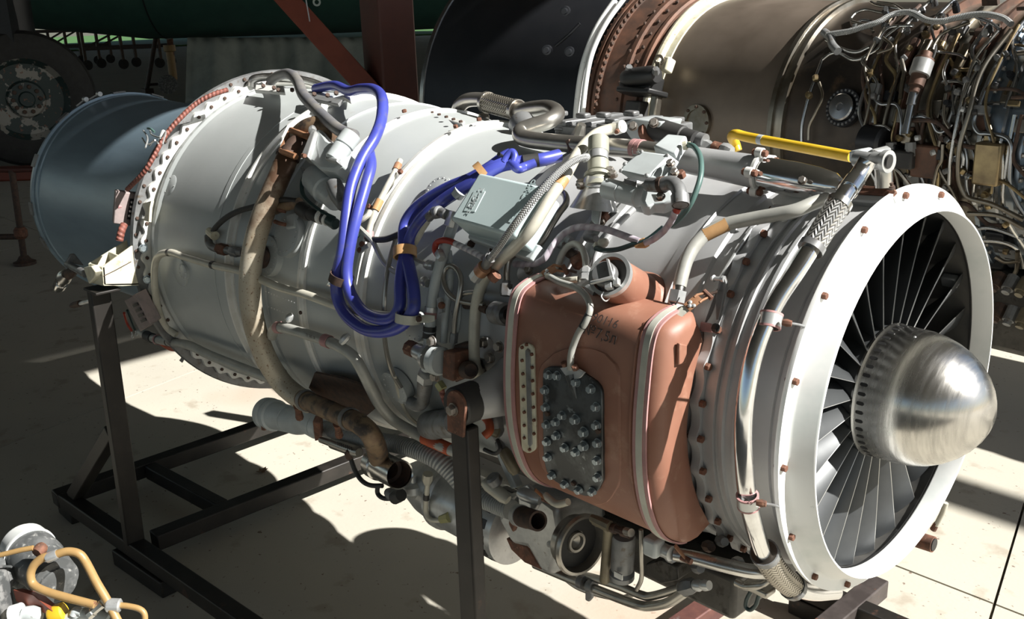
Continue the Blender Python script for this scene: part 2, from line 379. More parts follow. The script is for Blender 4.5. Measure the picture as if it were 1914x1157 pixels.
# ------------------------------------------------------------------ ground: concrete bays with open joints
def concrete():
    m = bpy.data.materials.new('concrete'); m.use_nodes = True; MATS['concrete'] = m
    nt = m.node_tree; n = nt.nodes; l = nt.links; b = n['Principled BSDF']; b.inputs['Roughness'].default_value = .85
    tc = n.new('ShaderNodeTexCoord')
    def nz(s, d, a, bb):
        t = n.new('ShaderNodeTexNoise'); t.inputs['Scale'].default_value = s; t.inputs['Detail'].default_value = d
        l.new(tc.outputs['Object'], t.inputs['Vector']); r = n.new('ShaderNodeMapRange')
        r.inputs[1].default_value = a; r.inputs[2].default_value = bb; l.new(t.outputs[0], r.inputs[0]); return t, r.outputs[0]
    def mix(f, a, bb):
        x = n.new('ShaderNodeMix'); x.data_type = 'RGBA'; l.new(f, x.inputs[0])
        for k, v in ((6, a), (7, bb)):
            if isinstance(v, tuple): x.inputs[k].default_value = (*v, 1)
            else: l.new(v, x.inputs[k])
        return x.outputs[2]
    t1, f1 = nz(1.6, 5, .35, .7); c = mix(f1, (.47, .44, .365), (.41, .385, .325))
    _, f2 = nz(9, 6, .60, .70); c = mix(f2, c, (.36, .32, .255))
    _, f3 = nz(60, 3, .68, .74); c = mix(f3, c, (.18, .13, .10))
    _, f4 = nz(.9, 3, .64, .76); c = mix(f4, c, (.43, .32, .24))
    l.new(c, b.inputs['Base Color'])
    t5, _ = nz(90, 4, 0, 1); bp = n.new('ShaderNodeBump'); bp.inputs['Strength'].default_value = .25; bp.inputs['Distance'].default_value = .002
    l.new(t5.outputs[0], bp.inputs['Height']); l.new(bp.outputs[0], b.inputs['Normal'])
concrete()
fl = struct(ob('floor', MB().box((-30, 30, GZ - .14), 180, 180, .2), 'concrete', None))
fl['label'] = 'pale concrete ground'
# bays: joints across the engine (through the cracked joint seen at lower left) and along it
jx = [-20.0, -14.2, -10.6, -7.0, -3.5, 0.1, 3.7, 8.0]
jy = [-6.0, -2.6, 1.0, 4.6, 8.2, 12.0, 17.0]
ang = R_(-13.6)
for i in range(len(jx) - 1):
    for j in range(len(jy) - 1):
        g = .004
        q = [(jx[i] + g, jy[j] + g), (jx[i + 1] - g, jy[j] + g), (jx[i + 1] - g, jy[j + 1] - g), (jx[i] + g, jy[j + 1] - g)]
        sh = .242
        pts = [V((x - sh * (y - 0.1), y, GZ)) for x, y in q]
        b = MB().prism([p - V((0, 0, .045)) for p in pts], (0, 0, .045))
        ob('slab', b, 'concrete', fl)

# ------------------------------------------------------------------ the near engine: one thing
E = thing('turbofan_engine', 'silver turbofan jet engine with white intake ring and polished nose cone', 'jet engine', (-1.4, 0, -0.5))
def hull(name, prof, m, label=None, n=96, parent=None, **k):
    return ob(name, MB().lathe(prof, n=n, **k), m, parent or E, label, sharp=28)

# exhaust end
jp = hull('jet_pipe', [(-3.02, .350), (-3.08, .366), (-3.086, .372), (-3.082, .378), (-3.06, .379), (-2.9, .372), (-2.7, .365), (-2.45, .37), (-2.2, .392), (-2.05, .425), (-1.96, .455)],
          'tail', 'long dark grey exhaust pipe')
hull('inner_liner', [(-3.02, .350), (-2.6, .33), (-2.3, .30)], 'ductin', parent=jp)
hull('rim_band', [(-3.092, .374), (-3.092, .386), (-3.072, .388), (-3.070, .379)], 'tail', parent=jp, label='thin steel wire-locked rim band')
hull('seam_bead', [(-3.045, .376), (-3.041, .382), (-3.033, .382), (-3.029, .376)], 'tail', parent=jp)
for a0 in (66, 88, 122, 150, 176, 196):           # clips of the rim band
    b = MB().lathe([(-3.098, .388), (-3.098, .392), (-3.066, .393), (-3.066, .388)], a0=a0, a1=a0 + 7, n=5)
    ob('rim_clip', b, 'aludark', jp)
for a in (102, 110):
    p = pol(-3.08, .398, a)
    ob('clamp_screw', MB().lathe([(0, .009), (.022, .009)], p - V((.01, 0, 0)), (1, 0, 0), 12, True, True).tube([pol(-3.08, .398, a), pol(-3.08, .392, a + 6)], .003, 6), 'alu', jp)

rf = hull('rear_flange', [(-1.985, .44), (-1.985, .483), (-1.955, .495), (-1.943, .492), (-1.943, .44)], 'aludark', 'dark flange ring between jet pipe and bypass duct')
# white scalloped ring: outline steps in and out between the bolts
def scallop(name, x0, x1, r0, r1, r2, cnt, m, parent, ph=0.0, per=8, shape=1.0, a0=0, a1=360):
    b = MB(); Lr = [[] for _ in range(4)]; n = cnt * per
    full = abs(a1 - a0) >= 360
    m_ = n if full else n + 1
    for i in range(m_):
        a = a0 + (a1 - a0) * i / n; k = .5 + .5 * math.cos(R_((a - ph) * cnt * 360 / (a1 - a0) if full else (a - ph) * 360 / ((a1 - a0) / cnt)))
        ro = r1 + (r2 - r1) * k ** shape
        for L, (x, r) in zip(Lr, ((x0, r0), (x0, ro), (x1, ro), (x1, r0))): L.append(pol(x, r, a))
    b.loops(Lr, full, closed_v=False)
    return ob(name, b, m, parent, sharp=40)
scallop('scalloped_ring', -1.945, -1.930, .44, .464, .475, 60, 'whitefl', rf, ph=105.9)
for k in range(60):
    a = 105.9 + 6.0 * k
    if 20 < a % 360 < 80: continue
    inst('bolt', B_DARK, rf, pol(-1.930, .461, a), frame((1, 0, 0)))
for k in range(64):
    a = 137.6 + 5.4 * k
    if k < 9 or k > 58: inst('bolt', B_DARK, rf, pol(-1.9435, .484, a - 5.4 if k > 58 else a), frame((1, 0, 0)))

# bypass duct sections
d1 = hull('rear_duct', [(-1.94, .445), (-1.925, .447), (-1.915, .452), (-1.90, .452), (-1.89, .446), (-1.52, .433)], 'duct', 'pale grey rear bypass duct skin')
d2 = hull('middle_duct', [(-1.50, .432), (-1.22, .412)], 'duct', 'pale grey middle bypass duct skin')
d3 = hull('front_duct', [(-1.20, .410), (-1.03, .390), (-1.0, .386), (-.66, .362)], 'duct', 'pale grey front bypass duct skin')
hull('joint_band', [(-1.524, .430), (-1.523, .4355), (-1.513, .4365), (-1.511, .446), (-1.504, .446), (-1.502, .4355), (-1.490, .4345), (-1.489, .428)], 'whitefl', 'pale ridge band around duct')
hull('joint_band', [(-1.225, .410), (-1.224, .416), (-1.214, .4175), (-1.212, .4145), (-1.207, .4145), (-1.205, .417), (-1.197, .4155), (-1.196, .408)], 'whitefl', 'pale double ridge band around duct')
hull('joint_band', [(-1.030, .388), (-1.029, .3975), (-1.016, .399), (-1.014, .393), (-1.009, .3925), (-1.007, .3955), (-.997, .3945), (-.996, .384)], 'whitefl', 'bright wide ridge band around duct')
hull('wire_bead', [(-1.36, .418), (-1.357, .426), (-1.353, .426), (-1.35, .418)], 'duct')
for xx, r in ((-1.60, .4355),):
    hull('seam_strip', [(xx, r - .003), (xx, r + .0015), (xx + .02, r + .001), (xx + .02, r - .004)], 'duct')

# fan casing group
ic = hull('intermediate_case', [(-.67, .36), (-.67, .376), (-.655, .378), (-.652, .366), (-.62, .36), (-.58, .345), (-.52, .338), (-.50, .338), (-.497, .350), (-.485, .352), (-.478, .340), (-.455, .340), (-.452, .350), (-.438, .350), (-.436, .334)],
          'case', 'cast grey intermediate case')
hull('fan_case_rear', [(-.44, .334), (-.40, .333), (-.31, .333), (-.29, .334), (-.275, .340), (-.262, .341), (-.21, .341), (-.205, .336), (-.185, .336), (-.182, .340), (-.176, .340), (-.174, .334), (-.157, .334)], 'case', 'smooth grey fan case skin')
fg = scallop('fan_case_flange', -.166, -.150, .330, .3425, .3515, 36, 'case', E, ph=112.9, shape=1.6)
for k in range(36):
    a = 112.9 + 10.0 * k; 
    inst('bolt', B_RUST, fg, pol(-.150, .344, a), frame((1, 0, 0)), 1.1)
    if k % 1 == 0: inst('nut', B_DARK, fg, pol(-.166, .344, a), frame((-1, 0, 0)), 1.1)
hull('fan_case', [(-.152, .336), (-.145, .338), (-.128, .339), (-.126, .334), (-.118, .334), (-.116, .340), (-.110, .3405), (-.108, .336), (-.094, .336), (-.092, .3395), (-.086, .3395), (-.084, .333),
                  (-.05, .3295), (-.033, .329), (-.031, .326), (-.028, .329), (-.008, .331)], 'case', 'ribbed grey fan case')
# intake ring: flange with bolts, flared neck, lip
ring = hull('intake_ring', [(-.009, .325), (-.009, .352), (-.007, .354), (-.001, .354), (-.0003, .3537), (.0, .353), (.0, .3525), (.0, .3365), (.0, .336), (.0006, .3345), (.0022, .3325), (.0045, .331), (.006, .3302), (.007, .3298), (.036, .3182), (.038, .3174), (.039, .3165), (.039, .314), (.0385, .3136), (.0375, .3134), (.003, .3125), (.001, .313)], 'white', 'white painted intake ring')
for k in range(16):
    a = 93.1 + 22.4 * k if k < 8 else 93.1 + 22.4 * (k - 16)
    a = 93.1 + 22.5 * k
    inst('bolt', B_RUST, ring, pol(.0, .3425, a), frame((1, 0, 0)), 1.0)
    inst('nut', B_DARK, ring, pol(-.009, .3425, a), frame((-1, 0, 0)), .9)
    for da in (-4, 4):
        inst('nut', B_DARK, ring, pol(-.009, .3405, a + 11 + da), frame((-1, 0, 0)), .55)
hull('rubber_seal', [(.002, .3125), (.002, .3155), (-.003, .3155), (-.003, .3125)], 'black', parent=ring)
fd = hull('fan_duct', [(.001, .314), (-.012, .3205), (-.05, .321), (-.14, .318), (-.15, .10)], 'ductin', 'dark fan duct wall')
# nose cone
nose_prof = [(-.016, .110), (-.016, .1165), (-.012, .1175), (-.009, .1165), (-.007, .1160), (.0, .1152), (.02, .1155), (.045, .1150), (.065, .1115), (.085, .1055), (.105, .0960), (.125, .0815), (.140, .0665), (.152, .0500), (.160, .0345), (.166, .0180), (.168, .0)]
ns = hull('nose_cone', [p for p in nose_prof], 'nose', 'polished steel nose cone')
slot = MB()
for i in range(12):
    pass
sm_ = MB(); q = []
for i in range(10):
    t = 2 * PI * i / 10; q.append(V((.0042 * math.cos(t) + (.0028 if math.cos(t) > 0 else -.0028), .0032 * math.sin(t), 0)))
sm_.prism(q, (0, 0, .0012))
slot_me = mesh_of(sm_, 'slot', 'black', 30)
for k in range(46):
    a = 86.9 + 360 / 46 * k; n_ = pol(0, 1, a)
    inst('slot', slot_me, ns, pol(.0008, .1146, a), frame2((1, 0, 0), n_))
inst('rivet', RIVET, ns, on(1710, 630, 1, -.06), frame(V((0, -.4, .9))), .9)
hull('hub_ring', [(-.15, .112), (-.06, .112), (-.017, .1135), (-.016, .108)], 'blade', 'dark fan hub')
# fan blades: twisted plates with a bright leading edge
def blade_mesh():
    b = MB(); L = []
    for i in range(9):
        t = i / 8; r = .108 + (.3185 - .108) * t
        ch = .075 + .012 * t; st = R_(16 + 40 * t)         # stagger from the axis grows to the tip
        d = V((-math.cos(st), math.sin(st), 0)); nn = V((math.sin(st), math.cos(st), 0)); row = []
        for s_, th in ((0, .0006), (.12, .0016), (.5, .0024), (1, .0006)):
            cam_ = .010 * math.sin(PI * s_)
            p = d * (ch * s_) + nn * cam_; row.append((p + nn * th, p - nn * th))
        ringp = [a for a, _ in row] + [c for _, c in reversed(row)]
        L.append([V((-.0145 + p.x, p.y, r)) for p in ringp])
    b.loops(L, True, True, True); return b
bm_ = mesh_of(blade_mesh(), 'fan_blade', 'blade', 50)
be = MB(); Lb = []
for i in range(9):
    t = i / 8; r = .112 + (.317 - .112) * t; st = R_(16 + 40 * t); d = V((math.cos(st), -math.sin(st), 0)); nn = V((math.sin(st), math.cos(st), 0))
    c0 = V((-.0145, 0, r)) + d * .0003
    Lb.append([c0 + nn * .0009 - d * .001, c0 + d * .0006, c0 - nn * .0009 - d * .001])
be.loops(Lb, True, True, True); be_me = mesh_of(be, 'leading_edge', 'bladeedge', 60)
for k in range(25):
    a = 56.6 + 14.4 * k
    M = Matrix.Rotation(R_(a - 90), 3, 'X')
    o = inst('fan_blade', bm_, E, (0, 0, 0), M)
    e_ = bpy.data.objects.new('leading_edge', be_me); col.objects.link(e_); e_.parent = o
# probe inside the duct
p0 = pol(-.035, .318, 25)
pb = ob('duct_probe', MB().box(pol(-.035, .309, 25), .03, .022, .016, frame2((1, 0, 0), pol(0, 1, 25))), 'aludark', E, bevel=.003)

# ------------------------------------------------------------------ helpers for fittings
def turned(name, a, b, prof, m, parent, n=20, label=None, cap=True, sharp=32):
    """turned part from a to b; prof = [(fraction, radius)], radius in photo pixels when > 1"""
    A, B = pt(a), pt(b); L = (B - A).length; k = dep(A.lerp(B, .5)) / FPX
    pr = [(t * L, r * k if r > 1 else r) for t, r in prof]
    return ob(name, MB().lathe(pr, A, B - A, n, cap, cap), m, parent, label, sharp)
def slab(name, aa, vec, m, parent, label=None, bevel=.003):
    """polygon through picks extruded along vec (inwards by default when a number: thickness along the view-side normal)"""
    P = PP(*aa)
    nrm = V()
    for i in range(len(P)): nrm += (P[i] - P[0]).cross(P[(i + 1) % len(P)] - P[0])
    nrm.normalize()
    if nrm.dot(CAM - P[0]) < 0: nrm = -nrm
    if not isinstance(vec, V): vec = -nrm * vec
    return ob(name, MB().prism(P, vec), m, parent, label, 30, bevel)
def cuboid(name, c, sx, sy, sz, m, parent, M=None, label=None, bevel=.004):
    return ob(name, MB().box(pt(c), sx, sy, sz, M), m, parent, label, 30, bevel)
def radial(p): return V((0, p.y, p.z)).normalized()
def nut(a, ax, r, h, m, parent, name='nut', n=6):
    A = pt(a); return ob(name, MB().lathe([(0, r), (h * .85, r), (h, r * .85)], A, ax, n, True, True), m, parent, sharp=25)
def bolts(spec, me, parent, off=0.0, scale=1.0, nrm=None, name='bolt'):
    for a in spec:
        p = pt(a); n_ = nrm or radial(p); inst(name, me, parent, p + n_ * off, frame(n_), scale)
def text(name, s, pos, xdir, ydir, size, m, parent, label=None):
    """lettering as thin flat geometry: xdir along the line, ydir up the letters"""
    cu = bpy.data.curves.new(name, 'FONT'); cu.body = s; cu.size = size; cu.align_x = 'CENTER'; cu.align_y = 'CENTER'; cu.extrude = .0002; cu.resolution_u = 2
    t = bpy.data.objects.new('tmp', cu); col.objects.link(t)
    me = bpy.data.meshes.new_from_object(t.evaluated_get(bpy.context.evaluated_depsgraph_get()))
    bpy.data.objects.remove(t); me.materials.clear(); me.materials.append(MATS[m])
    x = V(xdir).normalized(); y = (V(ydir) - x * V(ydir).dot(x)).normalized(); z = x.cross(y)
    M = Matrix((x, y, z)).transposed()
    o = inst(name, me, parent, pos, M)
    if label: o['label'] = label
    return o
def strip(name, path, nrm, w, th, m, parent, label=None):
    """flat strap along path; nrm(i) = outward normal, w = width, th = thickness"""
    L = []; k = len(path)
    for i, p in enumerate(path):
        t = (path[min(i + 1, k - 1)] - path[max(i - 1, 0)]).normalized(); n_ = nrm(i); s = t.cross(n_).normalized()
        L.append([p + s * w / 2 + n_ * th, p - s * w / 2 + n_ * th, p - s * w / 2, p + s * w / 2])
    return ob(name, MB().loops(L, True, True, True), m, parent, label, 40)

# ------------------------------------------------------------------ oil tank on the fan case
OUT = [(.186, -.388), (.174, -.410), (.145, -.4225), (.09, -.431), (.03, -.437), (-.04, -.437), (-.10, -.428), (-.15, -.411), (-.185, -.388)]   # outer side (z, y)
def tank_y(z):
    if z >= OUT[0][0]: return OUT[0][1]
    for (z1, y1), (z0, y0) in zip(OUT, OUT[1:]):
        if z >= z0: return y1 + (y0 - y1) * (z1 - z) / (z1 - z0)
    return OUT[-1][1]
def tk(px, py, off=0.0):
    y = -.43
    for _ in range(12):
        p = on(px, py, 1, y); y = tank_y(p.z) - off
    return on(px, py, 1, y)
def tank_n(p):
    e = .01; d = (tank_y(p.z + e) - tank_y(p.z - e)) / (2 * e)
    return V((0, -1, d)).normalized()
sec = [V((0, y, z)) for z, y in OUT]
sec = [V((0, -.335, .192)), V((0, -.362, .191))] + sec + [V((0, -.36, -.207)), V((0, -.335, -.218)), V((0, -.31, -.22))]
inner = [pol(0, .347, a) for a in range(217, 145, -9)]
secP = smooth(sec, 4) + inner
cen = V((0, -.385, 0))
def tsec(x, ins):
    r = []
    for p in secP:
        d = cen - p; L = d.length
        # inset towards the mid line of the tank
        q = V((0, p.y + (.0 if ins == 0 else ins * (1 if p.y < -.385 else -1) * min(1, abs(p.y + .385) / .03)), p.z - ins * (1 if p.z > 0 else -1) * min(1, abs(p.z) / .05)))
        r.append(V((x, q.y, q.z)))
    return r
X0, X1 = -.505, -.158
prof = [(X0, .024), (X0 + .003, .014), (X0 + .009, .006), (X0 + .02, .0), (X1 - .024, 0), (X1 - .012, .005), (X1 - .004, .013), (X1, .024)]
T = ob('oil_tank', MB().loops([tsec(x, i) for x, i in prof], True, True, True), 'tank', E, 'brown primer saddle oil tank strapped on the side', sharp=40)
# weld bead beside the front strap, and the pressed pad around the cover plate
def on_tank(x, zs, off): return [V((x, tank_y(z) - off, z)) for z in zs]
zz = [.178 - .012 * i for i in range(30)]
ob('weld_bead', MB().tube(on_tank(-.212, zz, .001), .0028, 6), 'tank', T)
def tank_patch(name, outline, off0, off1, m, label=None, bevel=.002, rows=26):
    ys = [p[1] for p in outline]; y0, y1 = min(ys) + .3, max(ys) - .3; L = []
    for i in range(rows + 1):
        t = i / rows; y = y0 + (y1 - y0) * (t if 2 < i < rows - 2 else (t + (.5 - .5 * math.cos(PI * t))) / 2); xs = []
        for k in range(len(outline)):
            (ax, ay), (bx, by) = outline[k], outline[(k + 1) % len(outline)]
            if (ay - y) * (by - y) <= 0 and ay != by: xs.append(ax + (bx - ax) * (y - ay) / (by - ay))
        if len(xs) < 2: continue
        a, c = tk(min(xs), y, off0), tk(max(xs), y, off0); n_ = tank_n(a.lerp(c, .5)); h = off1 - off0
        L.append([a, a + n_ * h, a.lerp(c, .5) + n_ * h, c + n_ * h, c])
    b = MB().loops(L, False); k = 5; n = len(L) - 1
    b.f.append((0, 1, 2, 3, 4)); b.f.append(tuple(n * k + j for j in range(4, -1, -1)))
    return ob(name, b, m, T, label, 35, bevel, 2)
def round_poly(pts, rad, n=5):
    P = [V((x, y, 0)) for x, y in pts]; out = []
    for i in range(len(P)):
        a, b, c = P[i - 1], P[i], P[(i + 1) % len(P)]; u, w = a - b, c - b; d = min(rad, u.length * .45, w.length * .45)
        s0, s1 = b + u.normalized() * d, b + w.normalized() * d
        for k in range(n + 1):
            t = k / n; q = s0 * (1 - t) ** 2 + b * 2 * t * (1 - t) + s1 * t * t; out.append((q.x, q.y))
    return out
tank_patch('pressed_pad', round_poly([(1008, 672), (1085, 640), (1163, 668), (1166, 905), (1130, 946), (1010, 880)], 38), -.004, .003, 'tank', bevel=.004)
tank_patch('cover_plate', round_poly([(1019, 684), (1050, 683), (1103, 697), (1130, 722), (1131, 905), (1108, 926), (1062, 910), (1027, 884), (1020, 850)], 14), .002, .009, 'plate', 'black flaking cover plate with a ring of studs')
S = 4.13
for u, v in ((113, 155), (178, 160), (325, 210), (440, 262), (478, 400), (482, 540), (490, 678), (488, 810), (492, 940), (450, 1048), (345, 1035), (238, 990), (138, 922), (105, 785), (100, 665), (97, 535), (90, 402), (85, 270),
             (218, 465), (168, 515), (172, 620), (238, 712), (322, 745), (385, 698), (385, 592), (320, 495)):
    p = tk(1000 + u / S, 660 + v / S, .009); n_ = tank_n(p)
    inst('stud', B_BLUE, T, p + V((0, 0, -.003)), frame(n_), .74 if u not in (385, 320) else .84)
for u, v in ((103, 465), (495, 600), (303, 1000)):
    p = tk(1000 + u / S, 660 + v / S, .009); inst('stud', B_DARK, T, p, frame(tank_n(p)))
# level gauge
cap = [(987 + 14.5 * math.cos(R_(a)), 655 + 15 * math.sin(R_(a))) for a in range(180, 361, 20)] + [(992 + 14 * math.cos(R_(a)), 831 + 13 * math.sin(R_(a))) for a in range(0, 181, 20)]
lg = tank_patch('level_gauge', cap, -.001, .0045, 'cream', 'cream level gauge frame with rusty screws', bevel=.0015)
cap2 = [(987.5 + 4.5 * math.cos(R_(a)), 656 + 5 * math.sin(R_(a))) for a in range(180, 361, 30)] + [(992 + 4 * math.cos(R_(a)), 830 + 4 * math.sin(R_(a))) for a in range(0, 181, 30)]
tank_patch('gauge_glass', cap2, .004, .0062, 'aludark', bevel=.001)
for u, v in ((187, 365), (187, 412), (190, 460), (192, 505), (192, 553), (195, 598), (195, 645), (195, 690), (222, 390), (224, 437), (225, 485), (226, 532), (228, 580), (230, 627), (230, 675), (203, 355), (214, 732)):
    p = tk(880 + u / 1.929, 460 + v / 1.929, .0045); inst('screw', B_RUST, T, p, frame(tank_n(p)), .55)
# straps
secS = smooth(sec, 4)
def strap(x, label):
    P = secS[1:-3]; k = len(P); N = []
    for i in range(k):
        t = (P[min(i + 1, k - 1)] - P[max(i - 1, 0)]).normalized(); q = V((0, t.z, -t.y)); N.append(q if q.dot(P[i] - cen) > 0 else -q)
    path = [V((x, p.y, p.z)) + N[i] * .0008 for i, p in enumerate(P)]
    strip('rubber_pad', path, lambda i: N[i], .0265, .0032, 'pinkrubber', T)
    strip('tank_strap', [p + N[i] * .003 for i, p in enumerate(path)], lambda i: N[i], .0120, .0016, 'strap', T, label)
    return path, N
sp1, n1 = strap(-.487, 'pale green steel strap with pink rubber edges')
sp2, n2 = strap(-.192, 'pale green steel strap with pink rubber edges')
# strap ends: riveted buckles above
def buckle(a, b, c, d):
    """strap tail from a to b, riveted plate from b to c, eye bolt to d"""
    A, B, C, D = PP(a, b, c, d); u = (CAM - B).normalized()
    strip('strap_tail', [A, A.lerp(B, .5), B, B.lerp(C, .5)], lambda i: (u + V((0, 0, .6))).normalized(), .0125, .0016, 'strap', T)
    strip('buckle_plate', [B.lerp(A, .15) + u * .002, B + u * .002, C + u * .002], lambda i: (u + V((0, 0, .6))).normalized(), .015, .0016, 'copper', T)
    s = (C - B).normalized().cross((u + V((0, 0, .6))).normalized()).normalized()
    for k, e in ((.1, -.004), (.1, .004), (-.1, 0)):
        p = B.lerp(C, .2 + k) + s * e; inst('rivet', RIVET, T, p + u * .0045, frame((u + V((0, 0, .6))).normalized()), 1.3)
    for e in (-1, 1):
        ob('buckle_arm', MB().tube([B.lerp(C, .75) + s * .006 * e + u * .003, C + s * .006 * e + u * .003, D + s * .0045 * e], .0022, 6), 'copper', T)
    ob('buckle_pin', MB().tube([D - s * .009, D + s * .009], .0042, 10), 'rust', T)
    ob('eye_bolt', MB().tube([C.lerp(D, .4), D.lerp(C, -1.2)], .0026, 8), 'rustdark', T)
buckle((1000, 530, .408), (1018, 513, .405), (1038, 500, .40), (1056, 504, .395))
buckle((1264, 592, .412), (1287, 573, .405), (1308, 556, .395), (1323, 551, .39))
# lower strap screws
for a, b in (((1000, 915, 'y', -.385), (1022, 935, 'y', -.37)), ((1262, 1020, 'y', -.37), (1283, 1046, 'y', -.36))):
    A, B = PP(a, b)
    ob('strap_tail', MB().tube([A, A.lerp(B, .5), B], [.006, .006, .004], 8, flat=(1, .4)), 'copper', T)
    ob('buckle_pin', MB().tube([B + V((-.010, 0, .0)), B + V((.010, 0, 0))], .0055, 10), 'rust', T)
# small lug on the end cap
lug = PP((1264, 640, 'x', -.158), (1278, 643, 'x', -.158), (1277, 676, 'x', -.158), (1262, 681, 'x', -.158))
ob('lug', MB().prism(lug, (.007, 0, 0)), 'tank', T, bevel=.002)
slab('mount_lug', [(1308, 600, .352), (1330, 604, .352), (1332, 622, .352), (1306, 618, .352)], .02, 'pinkrubber', T)
nut((1334, 612, .36), (1, 0, 0), .007, .008, 'black', T, 'bumper')
# filler neck with cap
fB = pt((1139, 513, .462)); fax = ((CAM - fB).normalized() * .80 + (CR @ V((-.72, .60, 0))) * .58).normalized()
fA2 = fB - fax * .125
Ln = (fB - fA2).length
fn = ob('filler_neck', MB().lathe([(0, .052), (.008, .050), (.016, .0435), (Ln - .02, .0345), (Ln - .016, .0355), (Ln, .0355), (Ln, .030), (Ln - .014, .029), (Ln - .014, .0)], fA2, fax, 36, False, False), 'tank', T, 'brown filler neck', 30)
ob('neck_rim', MB().lathe([(Ln - .010, .0358), (Ln + .001, .0362), (Ln + .001, .030), (Ln - .010, .030)], fA2, fax, 36), 'alu', T)
ob('cap_seat', MB().lathe([(Ln - .012, .030), (Ln - .010, .025), (Ln - .012, .0)], fA2, fax, 28), 'aludark', T)
ob('filler_cap', MB().lathe([(Ln - .011, .0205), (Ln + .006, .0205), (Ln + .008, .0185), (Ln + .008, .0)], fA2 - (CR @ V((.007, .0, 0))), fax, 28), 'aludark', T, 'dark round filler cap with latch lever')
FM = frame(fax); fc = fB - (CR @ V((.007, 0, 0))) + fax * .007
def fl(u, v, w): return fc + FM @ V((u, v, w))
tx = (CR @ V((1, 0, 0))); tx = (tx - fax * tx.dot(fax)).normalized(); ty = fax.cross(tx)
def fl(u, v, w): return fc + (tx * u + ty * v) * .8 + fax * w
ob('latch_lever', MB().prism([fl(.010, .027, .001), fl(.016, .024, .001), fl(.024, -.010, .001), fl(.026, -.022, .001), fl(.019, -.022, .001), fl(.016, -.012, .001)], fax * .005), 'alu', T, bevel=.001)
ob('latch_bar', MB().tube([fl(-.024, -.018, .004), fl(0, -.020, .008), fl(.024, -.016, .004)], .0032, 8), 'alu', T)
ob('latch_hinge', MB().box(fl(.010, -.029, -.004), .012, .010, .012, Matrix((tx, ty, fax)).transposed()).box(fl(.026, -.024, -.004), .009, .012, .012, Matrix((tx, ty, fax)).transposed()), 'alu', T, bevel=.001)
ob('seal_wire', MB().tube(smooth([fl(-.004, -.037, -.006), fl(-.008, -.047, -.004), fl(-.004, -.054, -.012), fl(0, -.046, -.02)], 4), .0012, 6), 'alu', T)
# stencilled figures
pa, pb = tk(1112, 596, .0006), tk(1140, 602, .0006)
tn = tank_n(pa); tu = V((0, tn.z * -1, tn.y * 1)); tu = V((0, -tn.z, tn.y)); tu = tu if tu.z > 0 else -tu
for s_, (x_, y_), sz in (('90116', (1131, 600), .0215), ('№7,5л', (1121, 625), .0245)):
    c_ = tk(x_, y_, .0037)
    tn = tank_n(c_); tu = V((0, -tn.z, tn.y)); tu = tu if tu.z > 0 else -tu
    text('stencil', s_, c_, (1, 0, -.06), tu, sz, 'ink', T)
# dipstick tube down to the plate and its flange
o, pth, r_ = pipe('breather_pipe', [(1029, 518, .425), (1045, 527, .44), (1075, 537, .452), (1094, 552, .462), (1103, 575, .468), (1095, 601, .468), (1082, 621, .465), (1072, 645, .46), (1067, 665, .458), (1066, 690, .452)], 6.5, 'pipegrey', T, 12, 6)
band('black_sleeve', pth, .66, .026, r_ * 1.08, 'black', T)
slab('pipe_flange', [(1046, 688, .451), (1062, 684, .452), (1082, 690, .452), (1093, 696, .452), (1085, 706, .452), (1068, 712, .451), (1055, 700, .451)], .004, 'alu', T, bevel=.001)
for a in ((1056, 683, .455), (1076, 690, .455)):
    p = pt(a); inst('bolt', B_RUST, T, p, frame(V((0, -.5, 1))), 1.0)
turned('stiffener', (1066, 700, .449), (1078, 745, .446), [(0, 11), (.4, 9), (1, 1.2)], 'plate', T, 10)

# ------------------------------------------------------------------ rear fittings (jet pipe flange, left end)
Fw = 'whitefl'
# hollow cast mount bracket at the rear flange, camera side
Mx0, Mx1 = -2.02, -1.945
def P3(x, y, z): return V((x, y, z))
br = ob('rear_mount_bracket', MB()
        .prism([P3(Mx1, -.58, .012), P3(Mx1, -.475, .062), P3(Mx1, -.475, -.06), P3(Mx1, -.535, -.052), P3(Mx1, -.584, -.038)], (-.008, 0, 0))
        .prism([P3(Mx0, -.59, .012), P3(Mx0, -.475, .058), P3(Mx0, -.475, -.06), P3(Mx0, -.535, -.052), P3(Mx0, -.59, -.042)], (.008, 0, 0))
        .prism([P3(Mx0, -.59, .013), P3(Mx1, -.58, .013), P3(Mx1, -.584, -.038), P3(Mx0, -.59, -.042)], (0, .008, .0))
        .prism([P3(Mx0, -.59, -.044), P3(Mx1, -.584, -.040), P3(Mx1, -.475, -.062), P3(Mx0, -.475, -.062)], (0, 0, .008))
        .box((-1.982, -.53, 0.0), .07, .006, .07), 'cream', E, 'pale cast rear mount bracket, hollow', bevel=.002)
ob('rust_floor', MB().box((-1.982, -.558, -.012), .055, .05, .006), 'rust', br)
ob('bracket_crack', MB().tube([P3(Mx1 + .0008, -.58, -.012), P3(Mx1 + .001, -.55, -.004), P3(Mx1 + .0008, -.50, .012)], .0012, 5), 'rustdark', br)
bolts([(268, 464, 'x', -1.93), (276, 522, 'x', -1.93)], B_BLUE, E, 0, 1.1, V((1, -.4, .1)).normalized())
